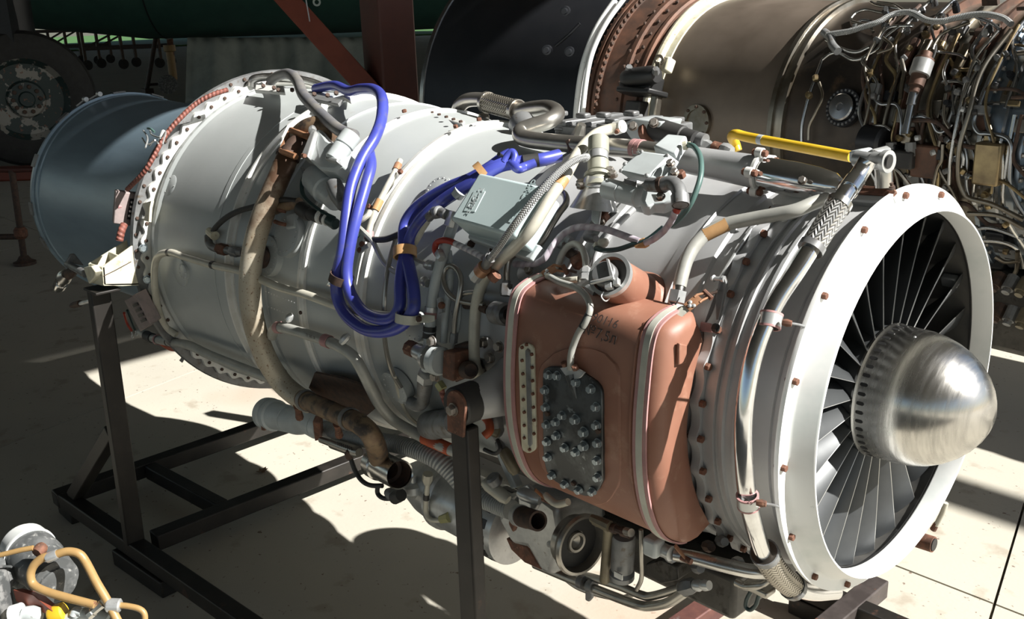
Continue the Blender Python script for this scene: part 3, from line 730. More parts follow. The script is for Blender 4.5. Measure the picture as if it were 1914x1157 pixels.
# hanging tie rod with bushing to the left of the bracket
o = ob('tie_rod_lug', MB().prism(PP((155, 500, 'y', -.6), (170, 497, 'y', -.6), (178, 508, 'y', -.6), (176, 520, 'y', -.6), (166, 531, 'y', -.6)), (0, .035, .0)), 'cream', E, bevel=.003)
pipe('tie_rod', [(160, 512, 'y', -.585), (142, 502, 'y', -.56), (126, 494, 'y', -.52)], 7, 'aludark', E, 10, 4)
turned('rod_bushing', (124, 512, 'y', -.55), (108, 540, 'y', -.55), [(0, 9), (.15, 13), (.3, 13), (.32, 10), (.55, 10), (.57, 12), (.8, 12), (1, 8)], 'steel', E, 18)
turned('rod_clevis', (140, 505, 'y', -.545), (120, 518, 'y', -.545), [(0, 5), (.3, 10), (.8, 10), (1, 6)], 'rustdark', E, 12)
slab('bracket_tab', [(132, 475, 'x', -2.3), (140, 474, 'x', -2.3), (158, 497, 'x', -2.3), (124, 490, 'x', -2.3)], .01, 'aludark', E)
# terminal block on the flange, sunlit
tb = slab('terminal_block', [(217, 357, 'x', -1.99), (259, 362, 'x', -1.99), (248, 423, 'x', -1.99), (212, 418, 'x', -1.99)], V((-.035, .01, 0)), 'dustpink', E, 'pale pink terminal block on rear flange', .003)
slab('terminal_slot', [(243, 371, 'x', -1.9895), (252, 372, 'x', -1.9895), (246, 411, 'x', -1.9895), (237, 410, 'x', -1.9895)], .002, 'black', tb, bevel=0)
turned('screw', (226, 386, 'x', -1.995), (219, 386, 'x', -1.995), [(0, 4), (1, 5)], 'pinkrubber', tb, 10)
for i in range(4):
    turned('terminal', (246 - i * 1.5, 378 + i * 8.5, 'x', -1.989), (248 - i * 1.5, 378 + i * 8.5, 'x', -1.985), [(0, 2.5), (1, 2)], 'alu', tb, 8)
pipe('wrapped_cable', [(425, 168, .50), (395, 178, .512), (365, 195, .516), (338, 220, .52), (318, 242, .521), (302, 265, .522), (290, 287, .523), (276, 312, .524), (262, 330, .524), (246, 346, .524), (238, 354, .52)], 4.6, 'wrapred', E, 10, 4, label='dark red wrapped cable along flange')
pipe('wrapped_cable', [(232, 420, .53), (227, 432, .54), (223, 450, .545)], 7, 'wrapred', E, 10, 4)
for q in (((268, 244), (276, 258), (272, 276)), ((280, 243), (284, 252), (300, 258)), ((266, 258), (275, 270), (290, 262)), ((300, 262), (310, 246), (304, 270)), ((280, 272), (288, 262), (296, 268))):
    pipe('lock_wire', [(x, y, .525 + .01 * i) for i, (x, y) in enumerate(q)], 1.6, 'alu', E, 6, 4)
pipe('lock_wire', [(276, 240, .53), (282, 241, .535), (289, 247, .53)], 2.2, 'greenhose', E, 6, 4)
turned('cable_end', (300, 262, .525), (306, 245, .525), [(0, 4), (1, 4)], Fw, E, 8)
slab('small_bracket', [(266, 380, .475), (283, 375, .475), (280, 388, .475), (278, 415, .475), (268, 412, .475), (272, 398, .475)], .008, 'cream', E, bevel=.001)
# second terminal strip below the bracket
tb2 = slab('terminal_strip', [(232, 562, .52), (252, 550, .52), (281, 606, .52), (262, 620, .52)], .035, 'dustpink', E, 'dusty pink terminal strip under rear mount', .002)
for i in range(4):
    slab('terminal', [(247 + 5 * i, 570 + 9.5 * i, .5215), (256 + 5 * i, 566 + 9.5 * i, .5215), (258.5 + 5 * i, 571 + 9.5 * i, .5215), (249.5 + 5 * i, 575 + 9.5 * i, .5215)], .002, 'black', tb2, bevel=0)
for x, y in ((248, 629), (255, 625)):
    c = pt((x, y, .50)); ob('ring_lug', MB().lathe([(0, .003), (0, .0055), (.002, .0055), (.002, .003), (0, .003)], c, (.3, -1, 0), 12).tube([c + V((0, 0, .005)), c + V((-.004, 0, .022))], .0022, 6), 'alu', E)
pipe('wire', [(246, 618, .50), (238, 605, .505), (232, 585, .51)], 2.5, 'redhose', E, 6, 4)
pipe('wire', [(252, 616, .50), (246, 600, .505), (238, 580, .51)], 2.5, 'darkgreenhose', E, 6, 4)
pipe('drain_rod', [(136, 571, 'y', -.45), (160, 565, 'y', -.45), (190, 557, 'y', -.45)], 4, 'alu', E, 8, 3)
turned('rod_tip', (132, 572, 'y', -.45), (150, 567, 'y', -.45), [(0, 3), (.3, 6), (1, 6)], 'rustdark', E, 8)
# pipe low along the rear duct and its clamp
o, p1, r1 = pipe('drain_pipe', [(262, 620, .475), (285, 632, .475), (320, 640, .48), (352, 645, .48), (395, 665, .48), (440, 683, .478), (490, 702, .475), (520, 712, .47)], 8.5, 'pipegrey', E, 12, 6)
band('hose_end', p1, .06, .05, r1 * 1.25, 'rubber', E); band('clamp', p1, .16, .018, r1 * 1.3, 'pinkrubber', E); band('black_tape', p1, .32, .012, r1 * 1.06, 'black', E)
pipe('orange_hose', [(300, 640, .47), (322, 652, .46), (345, 650, .455)], 5, 'orange', E, 8, 5)
slab('flange_tab', [(345, 658, .47), (352, 652, .47), (340, 678, .48), (335, 674, .48)], .003, 'aludark', E, bevel=0)
# pipe from flange: arch and run along duct under the big pipe
o, p2, r2 = pipe('drain_line', [(330, 626, .468), (312, 612, .472), (298, 585, .474), (290, 545, .474), (289, 500, .474), (297, 478, .474), (318, 472, .474), (345, 480, .474), (400, 496, .47), (450, 507, .462), (520, 536, .456), (575, 552, .45), (640, 575, .436), (700, 588, .430), (745, 592, .425)], 7.2, 'pipecream', E, 12, 6)
for t_ in (.29, .47): band('black_tape', p2, t_, .013, r2 * 1.06, 'black', E)
# patch plates, bosses
def boss(px, py, R, rad, h, m='duct', nr=0, name='access_cover', parent=E, pad=.002):
    p = pt((px, py, R)); n_ = radial(p)
    o = ob(name, MB().lathe([(-.02, rad), (h * .7, rad), (h, rad * .94), (h, 0)], p, n_, 28), m, parent)
    for k in range(nr):
        a = 2 * PI * k / nr; q = p + n_ * h + frame(n_) @ V((rad * .8 * math.cos(a), rad * .8 * math.sin(a), 0)); inst('rivet', RIVET, o, q, frame(n_), .9)
    return o
boss(320, 347, .4415, .030, .004, nr=3); boss(337, 508, .4425, .040, .003, nr=0); boss(343, 508, .4455, .022, .003, nr=9)
boss(500, 478, .431, .048, .003, nr=16); boss(536, 440, .4285, .05, .003, nr=18); boss(775, 612, .402, .03, .003, nr=9)
boss(818, 350, .392, .03, .002, nr=12); boss(738, 725, .4, .04, .003, nr=12)
# two rows of rivets on the middle duct
for i in range(11):
    for (x0, y0, x1, y1, R) in ((497, 545, 550, 566, .432), (497, 572, 550, 592, .431), (452, 556, 480, 566, .434)):
        t = i / 10; p = pt((x0 + (x1 - x0) * t, y0 + (y1 - y0) * t, R)); inst('rivet', RIVET, d2, p, frame(radial(p)), .8)
bolts([(563, 584, .43), (545, 592, .44)], B_DARK, E, 0, .9)

# ------------------------------------------------------------------ upper rear: loom hoses, bleed valve, hot pipe
o, hp, hr = pipe('bleed_pipe', [(540, 288, .475), (520, 335, .475), (493, 398, .475), (474, 465, .475), (467, 535, .475), (474, 600, .475), (494, 662, .475), (524, 712, .475), (556, 741, .478), (578, 752, .482)], 20.5, 'hotpipe', E, 24, 10, label='large stained beige bleed air pipe')
band('weld_seam', hp, .05, .004, hr * 1.03, 'hotpipe', E); band('weld_seam', hp, .80, .004, hr * 1.03, 'hotpipe', E)
band('rim', hp, .005, .012, hr * 1.12, 'rustdark', E)
pipe('bleed_elbow', [(556, 272, .45), (562, 254, .475), (580, 241, .485), (602, 238, .48), (620, 250, .465), (632, 275, .45)], 21, 'manifold', E, 18, 6, label='rusty brown bleed elbow')
vc = turned('valve_throat', (560, 262, .485), (541, 292, .482), [(0, 15), (.3, 19), (1, 20)], 'rustdark', E, 20)
for (a, b) in (((526, 282, .50), (553, 293, .50)), ((544, 243, .50), (579, 257, .50)), ((527, 280, .49), (545, 243, .49))):
    ob('clamp_bar', MB().tube(PP(a, b), .0075, 6), 'copper', E)
turned('clamp_pin', (526, 290, .49), (533, 276, .49), [(0, 4), (1, 4)], 'rust', E, 8); turned('clamp_pin', (572, 258, .49), (580, 246, .49), [(0, 4), (1, 4)], 'rust', E, 8)
vh = slab('valve_housing', [(566, 277, .50), (586, 243, .50), (598, 240, .50), (612, 262, .505), (640, 276, .505), (640, 308, .50), (622, 318, .50), (597, 316, .50), (570, 292, .50)], .055, 'unitgrey', E, 'pale cast bleed valve housing', .006)
slab('valve_lid', [(562, 290, .512), (580, 246, .512), (590, 243, .512), (574, 293, .512)], .03, 'alu', E, bevel=.003)
turned('valve_nut', (584, 246, .51), (584, 238, .51), [(0, 7), (.5, 8), (1, 5)], 'alu', vh, 8); turned('valve_nut', (566, 291, .515), (570, 291, .52), [(0, 5), (1, 4)], 'rust', vh, 8)
mo = turned('valve_motor', (659, 249, .505), (622, 302, .50), [(0, 14), (.03, 19), (.42, 19.5), (.44, 17.5), (.47, 17.5), (.49, 19), (.93, 18), (1, 14)], 'unitgrey', E, 24, 'pale valve motor can')
slab('motor_bracket', [(608, 291, .515), (630, 296, .515), (629, 302, .515), (607, 297, .515)], .02, 'alu', E, bevel=.002)
turned('actuator', (585, 330, .45), (628, 375, .455), [(0, 22), (.1, 27), (.6, 27), (.62, 23), (1, 20)], 'unitgrey', E, 20)
turned('actuator_end', (624, 345, .47), (642, 385, .47), [(0, 16), (.5, 17), (1, 12)], 'aludark', E, 16)
pipe('valve_cable', [(572, 320, .46), (564, 345, .465), (570, 370, .465), (600, 395, .46), (625, 408, .455)], 4, 'darkgreenhose', E, 8, 5)
slab('flange_ear', [(560, 310, .455), (585, 318, .455), (583, 328, .455), (562, 320, .455)], .01, 'alu', E)
o, bh, br_ = pipe('black_hose', [(397, 440, .452), (401, 428, .455), (420, 409, .458), (445, 395, .458), (476, 386, .458), (520, 374, .46), (556, 376, .455)], 5.5, 'rubber', E, 10, 6)
turned('hose_cuff', (391, 432, .452), (402, 441, .452), [(0, 8), (1, 9)], 'cream', E, 10)
pipe('elbow_fitting', [(389, 441, .45), (391, 455, .452), (402, 464, .452), (425, 468, .452), (455, 472, .452)], 7.5, 'aludark', E, 10, 5)
turned('fitting_nut', (408, 464, .452), (424, 468, .452), [(0, 8), (.1, 11), (.9, 11), (1, 8)], 'rust', E, 6); turned('fitting_nut', (432, 469, .452), (446, 472, .452), [(0, 8), (.1, 10), (.9, 10), (1, 8)], 'aludark', E, 6)
turned('dark_boss', (488, 480, .43), (486, 480, .455), [(0, 23), (.7, 22), (1, 17)], 'rustdark', E, 20)
turned('igniter_lead', (512, 392, .45), (560, 378, .45), [(0, 10), (1, 9)], 'manifold', E, 12)
# pad with twin elbows on the duct
slab('pad', [(534, 402, .437), (552, 396, .437), (550, 425, .437), (533, 428, .437)], .012, 'duct', E, bevel=.004)
for y in (393, 418): pipe('small_elbow', [(514, y - 4, .455), (524, y, .455), (534, y + 2, .448)], 4, 'rust', E, 8, 4)
# banded connectors
cn = [((560, 388), (580, 402), 14, 'rubber'), ((578, 398), (600, 408), 12, 'rubber'), ((598, 404), (604, 407), 14, 'whitefl'), ((604, 407), (610, 410), 11, 'rubber'), ((609, 409), (614, 412), 12, 'whitefl'), ((614, 411), (628, 420), 11, 'darkgreenhose')]
for (a, b, w, m) in cn: turned('connector', (*a, .452), (*b, .45), [(0, w * .8), (.1, w), (.9, w), (1, w * .8)], m, E, 14)
pipe('white_cable', [(640, 412, .44), (668, 414, .445), (686, 404, .44), (692, 395, .435)], 5, 'pipecream', E, 8, 5)
pipe('blue_connector', [(650, 430, .44), (662, 436, .44), (668, 440, .43)], 6, 'darkgreenhose', E, 8, 4)
# cream tube climbing the bright band, with clips
o, ct, cr_ = pipe('cream_tube', [(748, 300, .412), (738, 322, .414), (722, 352, .414), (706, 383, .414), (697, 405, .414), (690, 432, .412), (689, 446, .412)], 6, 'pipecream', E, 10, 6)
band('p_clip', ct, .12, .02, cr_ * 1.25, 'copper', E); band('p_clip', ct, .62, .025, cr_ * 1.3, 'tan', E); band('p_clip', ct, .97, .018, cr_ * 1.5, 'pinkrubber', E)
pipe('clip_wire', [(744, 318, .41), (735, 345, .405), (715, 372, .402), (700, 395, .40)], 1.6, 'steel', E, 6, 4)
bolts([(750, 323, .412), (692, 388, .415), (679, 457, .412), (675, 468, .41)], B_RUST, E, 0, 1.1)
slab('wire_clip', [(668, 465, .415), (684, 455, .415), (688, 462, .415), (673, 474, .415)], .004, 'alu', E, bevel=.001)
pipe('black_hose', [(687, 447, .415), (700, 448, .418), (722, 447, .418), (748, 437, .415)], 6, 'rubber', E, 8, 5)
pipe('grey_cable', [(652, 424, .43), (668, 424, .428), (684, 438, .425), (697, 452, .42), (706, 470, .415), (718, 492, .41), (738, 508, .41), (760, 514, .41)], 5, 'pipegrey', E, 8, 5)
pipe('duct_tube', [(742, 440, .41), (730, 480, .412), (722, 520, .414), (718, 570, .414), (718, 620, .414), (724, 665, .412), (735, 700, .408), (750, 725, .405)], 4.5, 'titan', E, 8, 6)
pipe('duct_tube', [(738, 702, .408), (745, 735, .402), (762, 775, .396), (790, 800, .39)], 3.5, 'pipecream', E, 8, 6)

# blue sleeved looms
def loom(name, aa, r, m='blue', **k): return pipe(name, aa, r, m, E, 14, 8, **k)
mat('loomgrey', (.13, .13, .14), .5, 0, c2=(.20, .19, .17), scale=20)
loom('loom_hose', [(505, 152, .47), (520, 142, .485), (540, 138, .495), (556, 152, .50), (566, 176, .50), (584, 197, .50), (606, 219, .50), (634, 243, .50), (662, 254, .498)], 10.5, 'loomgrey', label='dull grey-blue sleeved hose')
o_, l1, lr = loom('loom_hose', [(590, 166, 'y', .0), (625, 160, 'y', -.03), (652, 170, 'y', -.08), (676, 166, 'y', -.11), (700, 168, 'y', -.14), (714, 184, .50), (713, 222, .485), (700, 258, .48), (676, 298, .48), (656, 350, .478), (647, 410, .472), (640, 470, .468), (629, 520, .462), (632, 560, .458), (650, 592, .456), (684, 616, .452), (722, 619, .45), (752, 606, .446), (772, 580, .44), (773, 545, .435), (766, 505, .43), (760, 476, .428), (770, 440, .43), (795, 404, .44), (830, 374, .445), (868, 350, .45), (905, 326, .452), (938, 309, .447), (975, 303, .43), (1010, 299, .42), (1045, 291, .405)], 11.5, label='blue vinyl sleeved loom hose looping down the duct')
loom('loom_hose', [(690, 285, .465), (693, 310, .465), (684, 345, .465), (668, 400, .464), (655, 455, .462), (648, 510, .46), (655, 548, .458), (678, 582, .455), (708, 596, .452), (734, 594, .448), (747, 572, .442), (748, 535, .437), (752, 500, .432), (757, 474, .43), (755, 448, .43), (757, 420, .43), (772, 395, .435), (800, 372, .44), (840, 350, .445), (880, 334, .45), (915, 314, .452), (940, 296, .452), (955, 288, .45)], 11.5, label='second blue vinyl sleeved loom hose')
loom('loom_fold', [(941, 304, .452), (948, 292, .456), (957, 284, .458), (962, 292, .452), (958, 306, .446)], 7)
loom('loom_branch', [(955, 304, .446), (968, 315, .44), (980, 312, .43), (1000, 304, .425)], 9)
ob('loom_band', MB().lathe([(0, .021), (0, .024), (.02, .024), (.02, .021)], pt((757, 481, .43)), pt((757, 468, .43)) - pt((757, 481, .43)), 18), 'tan', E)
ob('loom_band', MB().lathe([(0, .0235), (0, .026), (.018, .026), (.018, .0235)], pt((636, 528, .46)), pt((640, 514, .461)) - pt((636, 528, .46)), 18), 'rustdark', E)
turned('loom_band_bolt', (622, 531, .462), (612, 532, .462), [(0, 4), (.5, 5), (1, 2)], 'steel', E, 8)
ob('loom_band', MB().lathe([(0, .0225), (0, .0255), (.018, .0255), (.018, .0225)], pt((762, 603, .443)), pt((763, 590, .443)) - pt((762, 603, .443)), 18), 'strap', E)
slab('band_tail', [(775, 590, .445), (800, 588, .43), (812, 590, .43), (812, 600, .43), (800, 604, .43), (775, 603, .445)], .003, 'strap', E, bevel=.001)
bolts([(785, 596, .447)], B_DARK, E, 0, 1.3)
for q in ((902, 314), (903, 318)): pass
ob('loom_band', MB().lathe([(0, .021), (0, .0225), (.014, .0225), (.014, .021)], pt((896, 327, .452)), pt((906, 319, .452)) - pt((896, 327, .452)), 16), 'tan', E)
ob('black_tape', MB().lathe([(0, .0125), (0, .0136), (.03, .0136), (.03, .0125)], pt((978, 303, .431)), pt((1000, 300, .424)) - pt((978, 303, .431)), 16), 'rubber', E)
turned('loom_plug', (938, 292, .46), (932, 288, .47), [(0, 4), (1, 4)], 'black', E, 8)
# ring tubes over the rear flange top
o_, rt, rr_ = pipe('ring_tube', [(470, 160, 'x', -1.93), (474, 148, 'x', -1.92), (500, 144, 'x', -1.90), (540, 146, 'x', -1.86), (580, 153, 'x', -1.82), (612, 166, 'x', -1.78), (630, 176, 'x', -1.75)], 7.5, 'steel', E, 12, 6)
pipe('ring_tube', [(500, 158, 'x', -1.9), (560, 158, 'x', -1.84), (620, 178, 'x', -1.77)], 5, 'pipegrey', E, 10, 6)
loom('loom_hose', [(605, 160, 'x', -1.7), (622, 160, 'x', -1.68), (645, 168, 'x', -1.66), (668, 176, 'x', -1.62)], 9, 'loomgrey')
slab('flange_bridge', [(478, 158, .475), (530, 160, .475), (532, 172, .475), (476, 168, .475)], .01, 'whitefl', E, bevel=.002)
slab('flange_bridge', [(575, 172, .466), (640, 186, .462), (632, 194, .462), (574, 182, .466)], .01, 'aludark', E, bevel=.002)
for x, y in ((492, 162), (512, 166), (520, 170), (546, 170), (587, 178), (612, 180), (628, 176)): bolts([(x, y, .478)], B_DARK, E, .002, 1.2, V((.7, -.3, .6)).normalized())
slab('flange_tab', [(640, 180, .448), (648, 172, .45), (654, 176, .45), (655, 188, .448)], .01, 'whitefl', E, bevel=.001)
# riveted tab strips on joint bands
slab('joint_strap', [(788, 208, .405), (794, 204, .407), (868, 226, .405), (864, 232, .402)], .006, 'whitefl', E, bevel=.001)
bolts([(794 + 13.5 * i, 207.5 + 4.4 * i, .408) for i in range(6)], B_DARK, E, .001, .9)
bolts([(757, 213, .424), (853, 242, .404), (896, 229, .402)], B_RUST, E, .004, 1.0)

# ------------------------------------------------------------------ control box on its tray
bx = PP((895, 322, .475), (1016, 348, .475), (960, 442, .475), (841, 409, .475))
nb = (bx[1] - bx[0]).cross(bx[3] - bx[0]).normalized(); nb = nb if nb.dot(CAM - bx[0]) > 0 else -nb
cb = ob('control_box', MB().prism(bx, -nb * .06), 'boxblue', E, 'pale blue painted control box', 30, .006, 3)
ux = (bx[1] - bx[0]).normalized(); uy = (bx[3] - bx[0]).normalized()
def cbp(u, v, w=0): return bx[0] + (bx[1] - bx[0]) * u + (bx[3] - bx[0]) * v + nb * w
slab('name_plate', [cbp(.10, .38, .001), cbp(.27, .33, .001), cbp(.30, .76, .001), cbp(.13, .80, .001)], .003, 'boxblue', cb, bevel=.001)
text('plate_text', 'ПС-2', cbp(.20, .50, .0016), (bx[0] - bx[3]), (bx[1] - bx[0]) * -1, .020, 'unitgrey', cb)
text('plate_text', '2 3077', cbp(.22, .66, .0016), (bx[0] - bx[3]), (bx[1] - bx[0]) * -1, .012, 'unitgrey', cb)
text('raised_text', 'НЕ ВСКР', cbp(.86, .32, .0012), (bx[0] - bx[3]), (bx[1] - bx[0]) * -1, .020, 'boxblue', cb, 'raised lettering')
slab('box_tray', [cbp(-.08, .75, -.062), cbp(-.02, 1.04, -.062), cbp(1.0, 1.1, -.062), cbp(1.02, .8, -.062)], .02, 'unitgrey', E, bevel=.003)
slab('box_bracket', [(838, 392, .45), (846, 394, .47), (838, 424, .46), (828, 420, .45)], .012, 'alu', E, bevel=.002)
bolts([(884, 458, .392), (926, 468, .39)], B_DARK, E, .002, 1.6)
# connectors on the box's left side
for (a, b, w, m) in (((836, 402), (822, 396), 10, 'aludark'), ((822, 396), (812, 398), 12, 'aludark'), ((810, 398), (800, 408), 9, 'aludark'), ((862, 355), (852, 366), 13, 'unitgrey')):
    turned('connector', (*a, .45), (*b, .445), [(0, w * .8), (.1, w), (.9, w), (1, w * .8)], m, E, 14)
pipe('pale_cable', [(800, 412, .435), (790, 428, .43), (778, 450, .422), (768, 462, .415)], 6, 'pipecream', E, 8, 5)
o_, b1, b1r = pipe('braided_lead', [(1096, 294, .47), (1078, 298, .485), (1055, 313, .50), (1025, 342, .515), (993, 380, .52), (962, 420, .515), (935, 458, .495), (916, 484, .465)], 7, 'braidthin', E, 14, 8, label='thin braided steel lead over control box')
turned('lead_plug', (920, 477, .468), (907, 497, .45), [(0, 7), (.15, 7), (.2, 11), (.6, 11), (.65, 9), (1, 9)], 'aludark', E, 16)
turned('lead_clamp', (906, 499, .45), (897, 509, .445), [(0, 14), (1, 14)], 'copper', E, 16); turned('lead_nut', (897, 508, .445), (886, 522, .44), [(0, 13), (.85, 13), (1, 10)], 'alu', E, 8)
turned('lead_clamp', (928, 512, .43), (919, 520, .43), [(0, 12), (1, 12)], 'rust', E, 14)
turned('lead_plug', (1090, 296, .472), (1100, 292, .468), [(0, 8), (.4, 9), (1, 6)], 'alu', E, 12)
# long pale pipe passing right of the box
o_, lp, lpr = pipe('vent_pipe', [(1160, 238, 'y', -.06), (1135, 243, 'y', -.08), (1110, 254, .43), (1082, 284, .44), (1056, 330, .452), (1030, 368, .46), (993, 427, .46), (962, 462, .448), (930, 492, .43), (908, 518, .41), (894, 550, .405), (888, 590, .40), (886, 640, .40), (888, 680, .395), (897, 706, .385)], 11, 'pipecream', E, 16, 8, label='long pale grey vent pipe')
band('tan_tape', lp, .36, .022, lpr * 1.05, 'tan', E)
turned('pipe_bush', (1150, 240, 'y', -.06), (1164, 236, 'y', -.06), [(0, 13), (1, 12)], 'whitefl', E, 14); turned('bush_bolt', (1154, 245, 'y', -.075), (1152, 247, 'y', -.085), [(0, 5), (1, 4)], 'rust', E, 6)
# thin pipes beside the tank
o_, sp, spr = pipe('steel_pipe', [(947, 528, .40), (947, 505, .402), (952, 485, .405), (968, 472, .405), (990, 466, .40), (1012, 452, .39), (1028, 425, .385), (1045, 398, .385), (1058, 380, .385), (1056, 364, .38), (1044, 356, .372)], 6.5, 'titan', E, 12, 6)
turned('pipe_nut', (947, 525, .40), (945, 553, .40), [(0, 8), (.2, 8), (.22, 12), (.8, 12), (1, 10)], 'aludark', E, 6)
turned('drain_valve', (919, 583, .40), (948, 588, .415), [(0, 13), (.2, 17), (.3, 22), (.9, 22), (1, 18)], 'aludark', E, 22, 'cylindrical drain valve left of tank')
turned('valve_face', (948, 588, .416), (951, 588, .418), [(0, 17), (1, 12)], 'black', E, 20)
pipe('valve_inlet', [(870, 570, .39), (890, 572, .395), (912, 580, .40)], 8, 'rustdark', E, 10, 4)
# grey pipe down to the tee valve, with clamps
o_, gp, gpr = pipe('oil_pipe', [(852, 405, .405), (845, 425, .412), (836, 450, .415), (825, 486, .415), (813, 532, .413), (806, 574, .412), (803, 615, .412), (801, 650, .412), (797, 690, .408)], 10.5, 'unitgrey', E, 16, 6, label='grey oil pipe')
band('clamp', gp, .62, .022, gpr * 1.12, 'pinkrubber', E); band('clamp', gp, .60, .010, gpr * 1.18, 'alu', E)
band('clamp', gp, .715, .010, gpr * 1.2, 'black', E); band('clamp', gp, .755, .010, gpr * 1.2, 'black', E)
bolts([(828, 571, .418)], B_RUST, E, 0, 1.2)
turned('pipe_tail', (822, 558, .41), (826, 585, .41), [(0, 6), (1, 6)], 'alu', E, 8)
o_, rh, rhr = pipe('red_hose', [(818, 476, .43), (813, 466, .432), (816, 454, .433), (828, 449, .434), (842, 451, .432), (850, 455, .43)], 6, 'redhose', E, 12, 6)
pipe('wrapped_lead', [(848, 454, .43), (868, 463, .43), (888, 473, .432), (904, 482, .435)], 6, 'wrapwhite', E, 12, 6)
turned('pipe_nut', (820, 470, .428), (826, 484, .428), [(0, 8), (.2, 10), (.8, 10), (1, 8)], 'alu', E, 6)
for (x0, y0, x1, y1) in ((812, 497, 796, 494), (800, 530, 790, 524)):
    turned('union', (x0, y0, .405), (x1, y1, .405), [(0, 8), (.3, 10), (.5, 7), (.7, 10), (1, 8)], 'alu', E, 12)
pipe('drain_wire', [(768, 476, .415), (780, 486, .41), (795, 492, .41)], 4, 'pipegrey', E, 8, 4)
pipe('looped_tube', [(848, 636, .402), (850, 600, .404), (854, 575, .406), (860, 545, .407), (862, 522, .407), (855, 505, .407), (842, 497, .407), (831, 505, .408), (829, 525, .408), (836, 545, .409), (852, 560, .404), (875, 566, .402), (905, 570, .40)], 5.2, 'titan', E, 10, 6, label='thin looped steel tube')
turned('tube_nut', (849, 622, .402), (847, 640, .402), [(0, 7), (.2, 8.5), (1, 8.5)], 'aludark', E, 6)
pipe('thin_pipe', [(838, 470, .395), (842, 520, .396), (834, 580, .396), (829, 640, .395)], 7, 'unitgrey', E, 10, 5)
pipe('thin_pipe', [(862, 520, .39), (858, 600, .39), (846, 650, .39)], 4, 'unitgrey', E, 8, 5)
text('pipe_mark', '51.79', pt((846, 590, .408)), V((0, .1, -1)), V((.7, -.7, 0)), .010, 'ink', E)
pipe('thin_pipe', [(905, 545, .385), (870, 548, .385), (855, 560, .385)], 4.5, 'titan', E, 8, 5)
# tee valve cluster
tv = turned('tee_valve', (766, 650, .425), (815, 672, .42), [(0, 9), (.05, 14), (.3, 14), (.32, 16), (.65, 16), (.66, 18), (.72, 18), (.75, 15), (1, 15)], 'alu', E, 20, 'cluster tee valve with brass end')
turned('tee_end', (762, 648, .427), (776, 655, .426), [(0, 10), (.1, 15), (1, 15)], 'rust', tv, 8)
ob('tee_ring', MB().lathe([(0, .018), (0, .028), (.008, .028), (.008, .018)], pt((801, 665, .425)), pt((815, 671, .425)) - pt((801, 665, .425)), 22), 'alu', tv)
ob('tee_ring', MB().lathe([(0, .022), (0, .0285), (.016, .0285), (.020, .024), (.020, .0)], pt((813, 672, .432)), pt((835, 680, .432)) - pt((813, 672, .432)), 22), 'unitgrey', tv)
bolts([(809, 638, .435), (815, 703, .43)], B_STEEL, tv, 0, 1.8)
slab('valve_block', [(828, 655, .435), (849, 660, .44), (846, 714, .44), (826, 706, .435)], .05, 'rust', E, 'rust brown valve block', .003)
turned('block_plug', (868, 690, .40), (880, 692, .43), [(0, 18), (.8, 17), (1, 12)], 'rustdark', E, 16)
slab('block_back', [(848, 645, .41), (880, 640, .40), (886, 700, .40), (850, 716, .42)], .04, 'rustdark', E)
turned('hex_union', (797, 696, .41), (795, 712, .408), [(0, 12), (.1, 17), (.85, 17), (1, 12)], 'alu', E, 6)
turned('union_body', (795, 712, .408), (792, 740, .405), [(0, 13), (.2, 15), (.8, 14), (1, 13)], 'aludark', E, 16)
pipe('union_elbow', [(792, 738, .405), (790, 752, .402), (780, 758, .40), (768, 752, .398)], 12, 'aludark', E, 14, 5)
turned('elbow_tip', (770, 754, .398), (758, 750, .398), [(0, 9), (1, 6)], 'alu', E, 10)
pipe('red_line', [(824, 722, .415), (828, 740, .418), (838, 765, .42), (850, 790, .42)], 5.5, 'wrapred', E, 10, 5); turned('line_nut', (820, 716, .415), (828, 728, .416), [(0, 9), (1, 9)], 'goldgreen', E, 8)
turned('pump_can', (803, 795, .40), (852, 790, .43), [(0, 24), (.06, 29), (.25, 29), (.27, 27), (.95, 27), (1, 22)], 'aludark', E, 26, 'round pump with yellow band')
ob('yellow_band', MB().lathe([(0, .0285), (0, .0315), (.017, .0315), (.017, .0285)], pt((803, 795, .40)).lerp(pt((852, 790, .43)), .06), pt((852, 790, .43)) - pt((803, 795, .40)), 26), 'goldgreen', E)
o_, op, opr = pipe('return_pipe', [(508, 628, .45), (512, 616, .455), (525, 612, .458), (560, 621, .456), (610, 637, .448), (640, 651, .446), (662, 668, .445), (678, 695, .442), (694, 728, .438), (710, 757, .434), (735, 785, .43), (768, 805, .428), (800, 822, .428), (835, 838, .428), (870, 850, .42)], 10.5, 'pipegrey', E, 16, 8, label='grey return pipe curving under the duct')
band('red_sleeve', op, .895, .085, opr * 1.12, 'orange', E); band('clamp', op, .10, .02, opr * 1.15, 'pinkrubber', E); band('clamp', op, .35, .02, opr * 1.2, 'pinkrubber', E)
for a, b in (((535, 600), (548, 588)), ((637, 642), (652, 625))):
    turned('clip_bolt', (*a, .455), (*b, .44), [(0, 5), (.3, 8), (.7, 8), (1, 5)], 'alu', E, 8)
text('pipe_mark', '77 105 18', pt((580, 629, .4685)), pt((600, 635, .466)) - pt((560, 622, .468)), V((0, 0, 1)), .009, 'ink', E)

